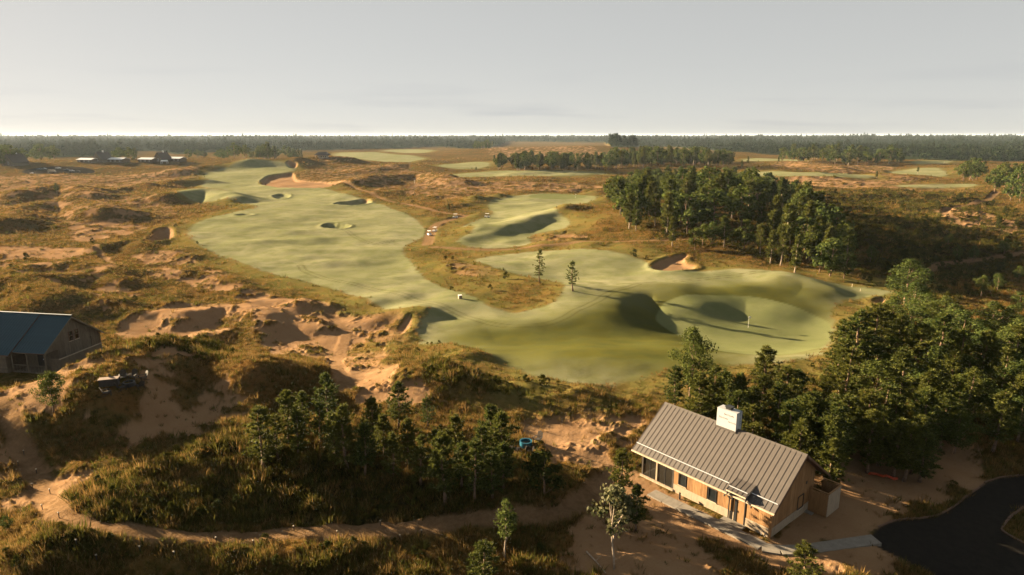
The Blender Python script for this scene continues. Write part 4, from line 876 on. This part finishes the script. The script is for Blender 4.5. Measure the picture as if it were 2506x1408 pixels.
for i in range(3): variant('far_broad', broad(290 + i, 12, .1, .36, 12, 9, 1.3, .16, limbs=2), M['forest_leaves'], M['bark'])
def plant_tree(name, kind, x, y, h, label, cat, group=None, z=None, wide=1.0):
    tr, cr, vh = VAR[kind][int(RNG.integers(len(VAR[kind])))]
    z = float(ground_z(x, y)) if z is None else z
    s_ = h / vh; o = empty(name, (x, y, z - .03 * s_), float(RNG.uniform(0, 6.28)), label, cat, group, (s_ * wide, s_ * wide, s_))
    link('trunk', tr, o); link('crown', cr, o); return o
def stand(kind, name, label, cat, group, items, wide=1.0):
    """items: base x, base y, top y in photograph pixels"""
    for bx, by, ty in items:
        x, y, z = spot(bx, by); plant_tree(name, kind, x, y, height_for(x, y, z, ty), label, cat, group, z, wide * float(RNG.uniform(.9, 1.12)))
for it, lb in [((645,1148,985), 'pine with long bare leaning trunk standing clear at the sandy end of the slope stand'), ((806,1040,908), 'tall full pine beside the sandy track at the top of the slope stand'),
 ((975,1048,928), 'dark layered pine with the bare sand just behind it in the slope stand'), ((1047,1042,968), 'short narrow pine on the sand at the upper edge of the slope stand'), ((1090,1235,1050), 'pine with pale bare trunk closest to the curved path in the slope stand'),
 ((1203,1135,985), 'tall pine next to the blue fire ring in the slope stand'), ((850,1148,985), 'tall pine with bare trunk in the middle of the slope stand'), ((705,1085,950), 'tall pine beside the leaning one at the sandy end of the slope stand')]:
    stand('pine', 'young_pine', lb, 'pine tree', None, [it], 1.12)
stand('pine', 'young_pine', 'young bushy green pine on the grassy slope above the curved sandy path', 'pine tree', 'pines on the slope above the curved path',
 [(748,1062,952),(785,1082,985),(893,1162,1030),(915,1085,965),(940,1118,1010),(1000,1138,1020),(1162,1226,1070),(1118,1128,1010),(1070,1148,1045),(1228,1150,1000),(1232,1196,1075),(1030,1186,1060),(1180,1168,1040),(962,1168,1055),(822,1118,1002),(1205,1218,1100),(1130,1190,1075),(730,1110,1000),(680,1120,1010)], 1.12)
for it, lb in [((1872,968,842), 'dark pine standing alone at the front rim of the putting green'), ((1738,1040,890), 'pine directly behind the white chimney of the cabin'), ((2086,940,752), 'tall thin pine at the right hand corner of the putting green'),
 ((2212,1178,1030), 'pine with pale bare trunk over the orange netting'), ((2122,1158,1000), 'pine beside the pine over the orange netting on the cabin side'), ((1650,1000,890), 'pine beside the golden topped leafy tree by the green')]:
    stand('pine', 'young_pine', lb, 'pine tree', None, [it], 1.25)
stand('pine', 'young_pine', 'young green pine in the stand behind the grey-roofed cabin', 'pine tree', 'pines behind the grey-roofed cabin',
 [(1700,1048,905),(1768,1058,905),(1800,1050,910),(1838,1078,940),(1922,1050,890),(1962,1108,960),(1902,1070,930),(1992,1125,985),(2032,1090,960),(2060,1010,842),(2056,965,832),(2130,910,737),(2185,1168,1020),(2112,1110,950),(2152,1090,930),(2242,1110,940),(2262,1050,900),(2010,1050,920),(2080,1060,920),(1950,1020,900),(2180,1100,960),(2300,1100,960),(2230,1160,1010),(1860,1030,915),(2290,1070,930),(2150,1140,990),(2060,1120,960),(2330,1080,950),(2250,1180,1050)], 1.3)
for u, v, h in ((3, 8, 6.2), (5, 7.4, 5.6), (7.6, 8.6, 6.6), (9.6, 7, 5.8), (11.6, 8, 6.6), (12.6, 6.6, 5.2), (1, 9.5, 6), (8.6, 11, 7), (11, 11, 7)):
    plant_tree('young_pine', 'pine', 14.03 + .6486 * u + .7611 * v, 56.03 - .7611 * u + .6486 * v, h, 'young pine close against the back wall of the grey-roofed cabin', 'pine tree', 'pines close against the back of the cabin', None, 1.25)
stand('broad', 'leafy_tree', 'round leafy tree among the pines beside the putting green', 'tree', 'leafy trees among the pines beside the green',
 [(bx, by, by - 118 + (bx * 7 % 31)) for bx, by in [(2215,745),(2262,810),(2322,850),(2205,965),(2182,920),(2282,955),(2352,870),(2424,935),(2464,900),(2384,1020),(2444,1045),(2334,1110),(2252,1100),(2490,990),(2300,830),(2240,840),(2400,890),(2500,880),(2140,990),(2340,1020),(2490,1080),(2230,790),(2160,860),(2200,880),(2270,880),(2320,920),(2250,1020),(2420,840),(2470,960),(2360,960),(2180,830),(2120,930)]], 1.25)
stand('pine', 'tall_pine', 'tall pointed pine rising out of the leafy trees beside the putting green', 'pine tree', 'tall pines among the leafy trees beside the green',
 [(2150,885,740),(2190,905,765),(2240,935,785),(2290,905,755),(2340,935,795),(2400,945,805),(2450,985,845),(2200,1005,845),(2270,1025,875),(2360,1045,895),(2430,1105,950),(2500,1055,895),(2052,905,775),(2320,990,850),(2480,930,790)], 1.2)
stand('broad', 'leafy_tree', 'golden topped leafy tree at the front edge of the green', 'tree', None, [(1688,985,797)], .8)
stand('broad', 'small_oak', 'small leafy oak standing on the open brushy ground by the pale track', 'tree', 'small oaks on the brushy ground',
 [(2400,725,672),(2440,712,668),(2492,770,712),(2470,840,745),(2430,820,760),(2380,640,600),(2456,625,582),(2340,635,598),(2320,600,570),(2490,690,650),(2130,640,600)])
stand('lone', 'lone_pine', 'tall thin lone pine with bare lower trunk on the fairway edge', 'pine tree', None, [(1322,694,605)], .95)
stand('lone', 'lone_pine', 'round headed lone pine at the tip of the rough island', 'pine tree', None, [(1402,713,635)], 1.25)
stand('sapling', 'sapling', 'slender green leafy sapling beside the curved sandy path', 'tree', None, [(1236,1366,1215)])
stand('silver', 'silver_sapling', 'slender sapling with pale silvery leaves before the cabin walk', 'tree', None, [(1503,1392,1172)], .8)
stand('pine', 'young_pine', 'bushy dark pine growing against the porch corner of the grey-roofed cabin', 'pine tree', None, [(1518,1222,1095)], 1.3)
stand('pine', 'young_pine', 'bushy pine between the silvery sapling and the cabin walk', 'pine tree', None, [(1556,1300,1178)], 1.1)
stand('dark_bush', 'dark_shrub', 'dark rounded shrub at the edge of the bare sand', 'shrub', None, [(1332,1212,1100)])
stand('pine', 'young_pine', 'low bushy pine on the bank below the curved sandy path', 'pine tree', None, [(1185,1440,1325)], 1.5)
stand('pine', 'young_pine', 'small bright pine in front of the concrete walk', 'pine tree', None, [(1962,1440,1322)], 1.4)
stand('broad', 'leafy_tree', 'yellow green leafy tree in front of the blue-roofed cabin', 'tree', None, [(132,1010,908)], 1.1)
stand('broad', 'leafy_shrub', 'small leafy shrub at the bend of the curved sandy path', 'shrub', None, [(18,1300,1262)], 1.2)
stand('broad_mid', 'leafy_tree', 'light green leafy tree at the foot of the wooded hill', 'tree', 'leafy trees at the foot of the wooded hill', [(1700,612,555),(1742,598,540),(1820,612,535),(2040,645,575),(2065,682,615),(1985,640,560),(1720,600,545)])
stand('pine_mid', 'pine', 'tall pine at the foot of the wooded hill', 'pine tree', 'pines at the foot of the wooded hill', [(1645,602,528),(1772,604,525),(1885,645,560),(1945,668,572),(1860,625,545),(1540,560,470),(1910,650,565)])
def grove(polys, n, kinds, hrange, name, label, cat, group, gap, zfun=None):
    P = smooth_poly(hits(polys), 1); out = []; tries = 0
    while len(out) < n and tries < n * 60:
        tries += 1; x, y = RNG.uniform(P[:, 0].min(), P[:, 0].max()), RNG.uniform(P[:, 1].min(), P[:, 1].max())
        if not inside(np.array([x]), np.array([y]), P)[0] or any((x - a) ** 2 + (y - b) ** 2 < gap * gap for a, b in out): continue
        out.append((x, y))
    for x, y in out:
        k = kinds[int(RNG.integers(len(kinds)))]
        plant_tree(name[k], k, x, y, float(RNG.uniform(*hrange)), label[k], cat[k], group[k], None, float(RNG.uniform(.9, 1.25)))
def names(w):
    return ({'pine_mid': 'pine', 'broad_mid': 'leafy_tree'}, {'pine_mid': 'tall pine ' + w, 'broad_mid': 'round crowned leafy tree ' + w}, {'pine_mid': 'pine tree', 'broad_mid': 'tree'}, {'pine_mid': 'pines ' + w, 'broad_mid': 'leafy trees ' + w})
GROVE = [(1500,520),(1560,575),(1640,575),(1760,585),(1880,620),(1955,655),(2060,675),(2040,600),(1990,545),(1930,480),(1830,452),(1700,445),(1580,448),(1510,470)]
grove(GROVE, 215, ('pine_mid', 'broad_mid'), (10, 15.5), *names('in the grove on the wooded hill'), 3.7)
grove([(1935,555),(2000,560),(2080,650),(2065,690),(1960,665)], 24, ('broad_mid', 'pine_mid'), (8, 12), *names('on the shady flank of the wooded hill'), 4)
grove([(1195,420),(1200,408),(1330,405),(1480,410),(1470,420)], 60, ('broad_mid', 'pine_mid'), (12, 19), *names('in the row behind the far pale fairway'), 5)
grove([(1480,412),(1500,398),(1620,392),(1740,396),(1810,410),(1700,414)], 105, ('broad_mid', 'pine_mid'), (14, 23), *names('in the dark wood behind the wooded hill'), 5)
grove([(1460,412),(1500,402),(1570,400),(1560,412),(1480,417)], 18, ('broad_mid', 'pine_mid'), (13, 20), *names('between the two far dark woods'), 5)
grove([(1890,398),(1960,390),(2200,392),(2222,402),(2080,406)], 46, ('broad_mid', 'pine_mid'), (15, 26), *names('in the clump beyond the right hand fairways'), 7)
grove([(2330,436),(2380,430),(2400,436),(2360,442)], 5, ('broad_mid',), (16, 22), *names('standing alone beside the far right fairway'), 7)
grove([(2400,470),(2440,440),(2560,440),(2600,500),(2506,500)], 26, ('broad_mid',), (11, 17), *names('in the wood where the pale track begins'), 5)
grove([(560,395),(600,388),(735,384),(745,390),(640,396)], 26, ('broad_mid', 'broad_mid', 'pine_mid'), (13, 22), *names('in the row between the cottages and the dark-roofed shelter'), 8)
grove([(440,395),(560,393),(560,388),(450,388)], 10, ('broad_mid',), (11, 17), *names('just right of the white-roofed cottages'), 8)
grove([(280,394),(350,392),(345,386),(270,386)], 8, ('broad_mid', 'pine_mid'), (13, 20), *names('between the white-roofed cottages'), 8)
grove([(-30,412),(55,408),(60,398),(-30,398)], 10, ('broad_mid', 'pine_mid'), (14, 22), *names('beside the dark house near the car park'), 7)
grove([(90,392),(140,392),(135,388),(90,388)], 5, ('broad_mid',), (16, 24), *names('on the dune above the car park'), 7)
grove([(1150,372),(1215,370),(1210,362),(1150,364)], 16, ('pine_mid', 'broad_mid'), (14, 22), *names('on the knoll at the forest edge'), 8)
for k, (bx, by, ty) in enumerate([(1210,402,372),(1830,402,382),(1815,410,392),(2145,436,418),(2245,425,408),(1905,398,382),(1165,420,408),(140,475,447),(1098,517,497),(1015,478,470)]):
    x, y, z = spot(bx, by)
    plant_tree('small_pine', 'pine_mid', x, y, min(height_for(x, y, z, ty), 12), 'small pine standing alone on open rough ground', 'pine tree', 'small lone pines on the open rough', z)

# ------------------------------------------------------------------ growth nobody could count, scattered as instances
def scatter(name, pts, scl, meshes, label, cat, tilt=0.12):
    lib = bpy.data.collections.new(name + '_library')
    for i, me in enumerate(meshes): lib.objects.link(bpy.data.objects.new(name + '_piece', me))
    n = len(pts); me = bpy.data.meshes.new(name); me.vertices.add(n); me.vertices.foreach_set('co', np.asarray(pts, np.float32).ravel())
    rot = np.stack([RNG.normal(0, tilt, n), RNG.normal(0, tilt, n), RNG.uniform(0, 6.28, n)], -1).astype(np.float32)
    for nm, ty, fld, v in (('turn', 'FLOAT_VECTOR', 'vector', rot), ('size', 'FLOAT', 'value', np.asarray(scl, np.float32)), ('pick', 'INT', 'value', RNG.integers(0, len(meshes), n).astype(np.int32))):
        at = me.attributes.new(nm, ty, 'POINT'); at.data.foreach_set(fld, v.ravel())
    o = link(name, me); tag(o, label, cat, kind='stuff')
    ng = bpy.data.node_groups.new(name, 'GeometryNodeTree'); ng.interface.new_socket('Geometry', in_out='INPUT', socket_type='NodeSocketGeometry'); ng.interface.new_socket('Geometry', in_out='OUTPUT', socket_type='NodeSocketGeometry')
    N_, L_ = ng.nodes, ng.links; gi, go = N_.new('NodeGroupInput'), N_.new('NodeGroupOutput'); ip = N_.new('GeometryNodeInstanceOnPoints')
    ci = N_.new('GeometryNodeCollectionInfo'); ci.inputs['Collection'].default_value = lib; ci.inputs['Separate Children'].default_value = True; ci.inputs['Reset Children'].default_value = True
    def attr(nm, ty):
        a = N_.new('GeometryNodeInputNamedAttribute'); a.data_type = ty; a.inputs['Name'].default_value = nm; return a.outputs['Attribute']
    er = N_.new('FunctionNodeEulerToRotation'); L_.new(attr('turn', 'FLOAT_VECTOR'), er.inputs[0])
    m2p = N_.new('GeometryNodeMeshToPoints'); L_.new(gi.outputs[0], m2p.inputs[0]); L_.new(m2p.outputs[0], ip.inputs['Points'])
    L_.new(ci.outputs[0], ip.inputs['Instance']); ip.inputs['Pick Instance'].default_value = True; L_.new(attr('pick', 'INT'), ip.inputs['Instance Index'])
    L_.new(er.outputs[0], ip.inputs['Rotation']); L_.new(attr('size', 'FLOAT'), ip.inputs['Scale']); L_.new(ip.outputs[0], go.inputs[0])
    md = o.modifiers.new('scatter', 'NODES'); md.node_group = ng
    return o
def tuft(seed, n, h, r, w, mat):
    rng = np.random.default_rng(seed); a = rng.uniform(0, 6.28, n); q = rng.uniform(0, r, n)
    b = np.stack([np.cos(a) * q, np.sin(a) * q, np.full(n, -.05)], -1); tip = b + np.stack([np.cos(a) * h * rng.uniform(.1, .7, n), np.sin(a) * h * rng.uniform(.1, .7, n), h * rng.uniform(.5, 1.1, n)], -1)
    s_ = np.stack([-np.sin(a), np.cos(a), 0 * a], -1) * w
    return tri_mesh('tuft', np.stack([b - s_, b + s_, tip], 1).reshape(-1, 3), np.arange(3 * n).reshape(-1, 3), mat)
def wedge(n, y0, y1, p=1.0, margin=1.0):
    y = (y0 ** (1 - p) + RNG.random(n) * (y1 ** (1 - p) - y0 ** (1 - p))) ** (1 / (1 - p)) if p != 1 else y0 * (y1 / y0) ** RNG.random(n)
    return RNG.uniform(-margin, margin, n) * y, y
# dry and green grass on the rough
free = (1 - fair) * (1 - green) * (1 - asph) * (1 - path) * (1 - bunk) * (1 - forestf)
x, y = wedge(380000, 30, 1050, 1.1); keep = (RNG.random(len(x)) < field(free, x, y) * (1 - field(np.maximum(sand, 0), x, y) * .96) * (1 - .85 * field(semi, x, y)) * (1 - .45 * field(np.clip(sandw, 0, 1), x, y)) * (1 - .72 * sstep(280, 700, y)) * np.clip(.75 + 1.3 * perlin(x / 3.7, y / 3.7, 61) + .6 * perlin(x / 1.3, y / 1.3, 62), .12, 1)) & (np.hypot(x - 18.3, y - 51) > 4)
def clear_of_houses(x, y):
    u = (x - 14.03) * .6486 - (y - 56.03) * .7611; v = (x - 14.03) * .7611 + (y - 56.03) * .6486
    a = (u > -1) & (u < 17.5) & (v > -6.2) & (v < 5.4)
    u2 = (x + 54.7) * .986 - (y - 78.2) * .164; v2 = (x + 54.7) * .164 + (y - 78.2) * .986
    return ~(a | ((u2 > -16) & (u2 < 1) & (v2 > -8) & (v2 < 5)))
keep &= clear_of_houses(x, y); x, y = x[keep], y[keep]
mix_ = RNG.random(len(x)) < .36 + .38 * field(scrub, x, y) + .25 * perlin(x / 14, y / 14, 3)
sz = np.clip(np.exp(RNG.normal(-.28, .36, len(x))), .4, 2.2) * (1 + .35 * field(scrub, x, y)) * np.clip(.75 + y / 220, .8, 3.6)
z = ground_z(x, y)
scatter('dry_grass', np.stack([x, y, z], -1)[~mix_], sz[~mix_], [tuft(300 + i, 16, .42, .28, .022, M['dry_grass']) for i in range(3)], 'dry golden grass growing over the rough ground', 'grass')
scatter('green_grass', np.stack([x, y, z], -1)[mix_], sz[mix_], [tuft(310 + i, 16, .40, .3, .028, M['green_grass']) for i in range(3)], 'low green grass and weeds growing over the rough ground', 'grass')
# low brush
x, y = wedge(24000, 34, 520, 1.1); pr = field(free, x, y) * (field(scrub, x, y) * np.where(y < 70, .25, .6) + .012 * (1 - field(sand, x, y)))
keep = (RNG.random(len(x)) < pr) & clear_of_houses(x, y); x, y = x[keep], y[keep]
scatter('low_brush', np.stack([x, y, ground_z(x, y) - .08], -1), RNG.uniform(.2, .7, len(x)) * np.clip(y / 140, .5, 1.35), [VAR['bush'][0][1], VAR['bush'][1][1], VAR['bush'][1][1], VAR['dark_bush'][0][1]], 'low dark brush growing over the dunes and banks', 'brush')
# the far forest
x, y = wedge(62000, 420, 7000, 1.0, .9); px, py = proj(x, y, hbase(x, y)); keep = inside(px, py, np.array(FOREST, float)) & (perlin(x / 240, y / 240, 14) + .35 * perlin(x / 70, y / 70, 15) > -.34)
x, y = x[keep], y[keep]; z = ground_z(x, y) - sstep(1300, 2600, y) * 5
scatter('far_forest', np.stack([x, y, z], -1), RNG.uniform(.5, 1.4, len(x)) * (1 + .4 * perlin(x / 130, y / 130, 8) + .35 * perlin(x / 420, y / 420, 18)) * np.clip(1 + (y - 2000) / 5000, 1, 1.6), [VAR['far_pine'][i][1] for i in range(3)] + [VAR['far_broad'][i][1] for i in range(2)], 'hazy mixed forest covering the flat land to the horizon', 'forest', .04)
# scattered small trees on the far rough
# ------------------------------------------------------------------ the air
hz = Geo().box((0, 21000, 7.0), (130000, 46000, 66)); ho = link('haze', hz.mesh('haze', None)); tag(ho, 'pale morning haze over the whole course', 'haze', kind='stuff')
hm = bpy.data.materials.new('haze'); hm.use_nodes = True; hn = hm.node_tree.nodes; hn.remove(hn['Principled BSDF'])
pv = hn.new('ShaderNodeVolumePrincipled'); pv.inputs['Color'].default_value = (.66, .82, 1.0, 1); pv.inputs['Density'].default_value = 2.3e-5; pv.inputs['Anisotropy'].default_value = .15
hm.node_tree.links.new(pv.outputs[0], hn['Material Output'].inputs['Volume']); ho.data.materials.append(hm)
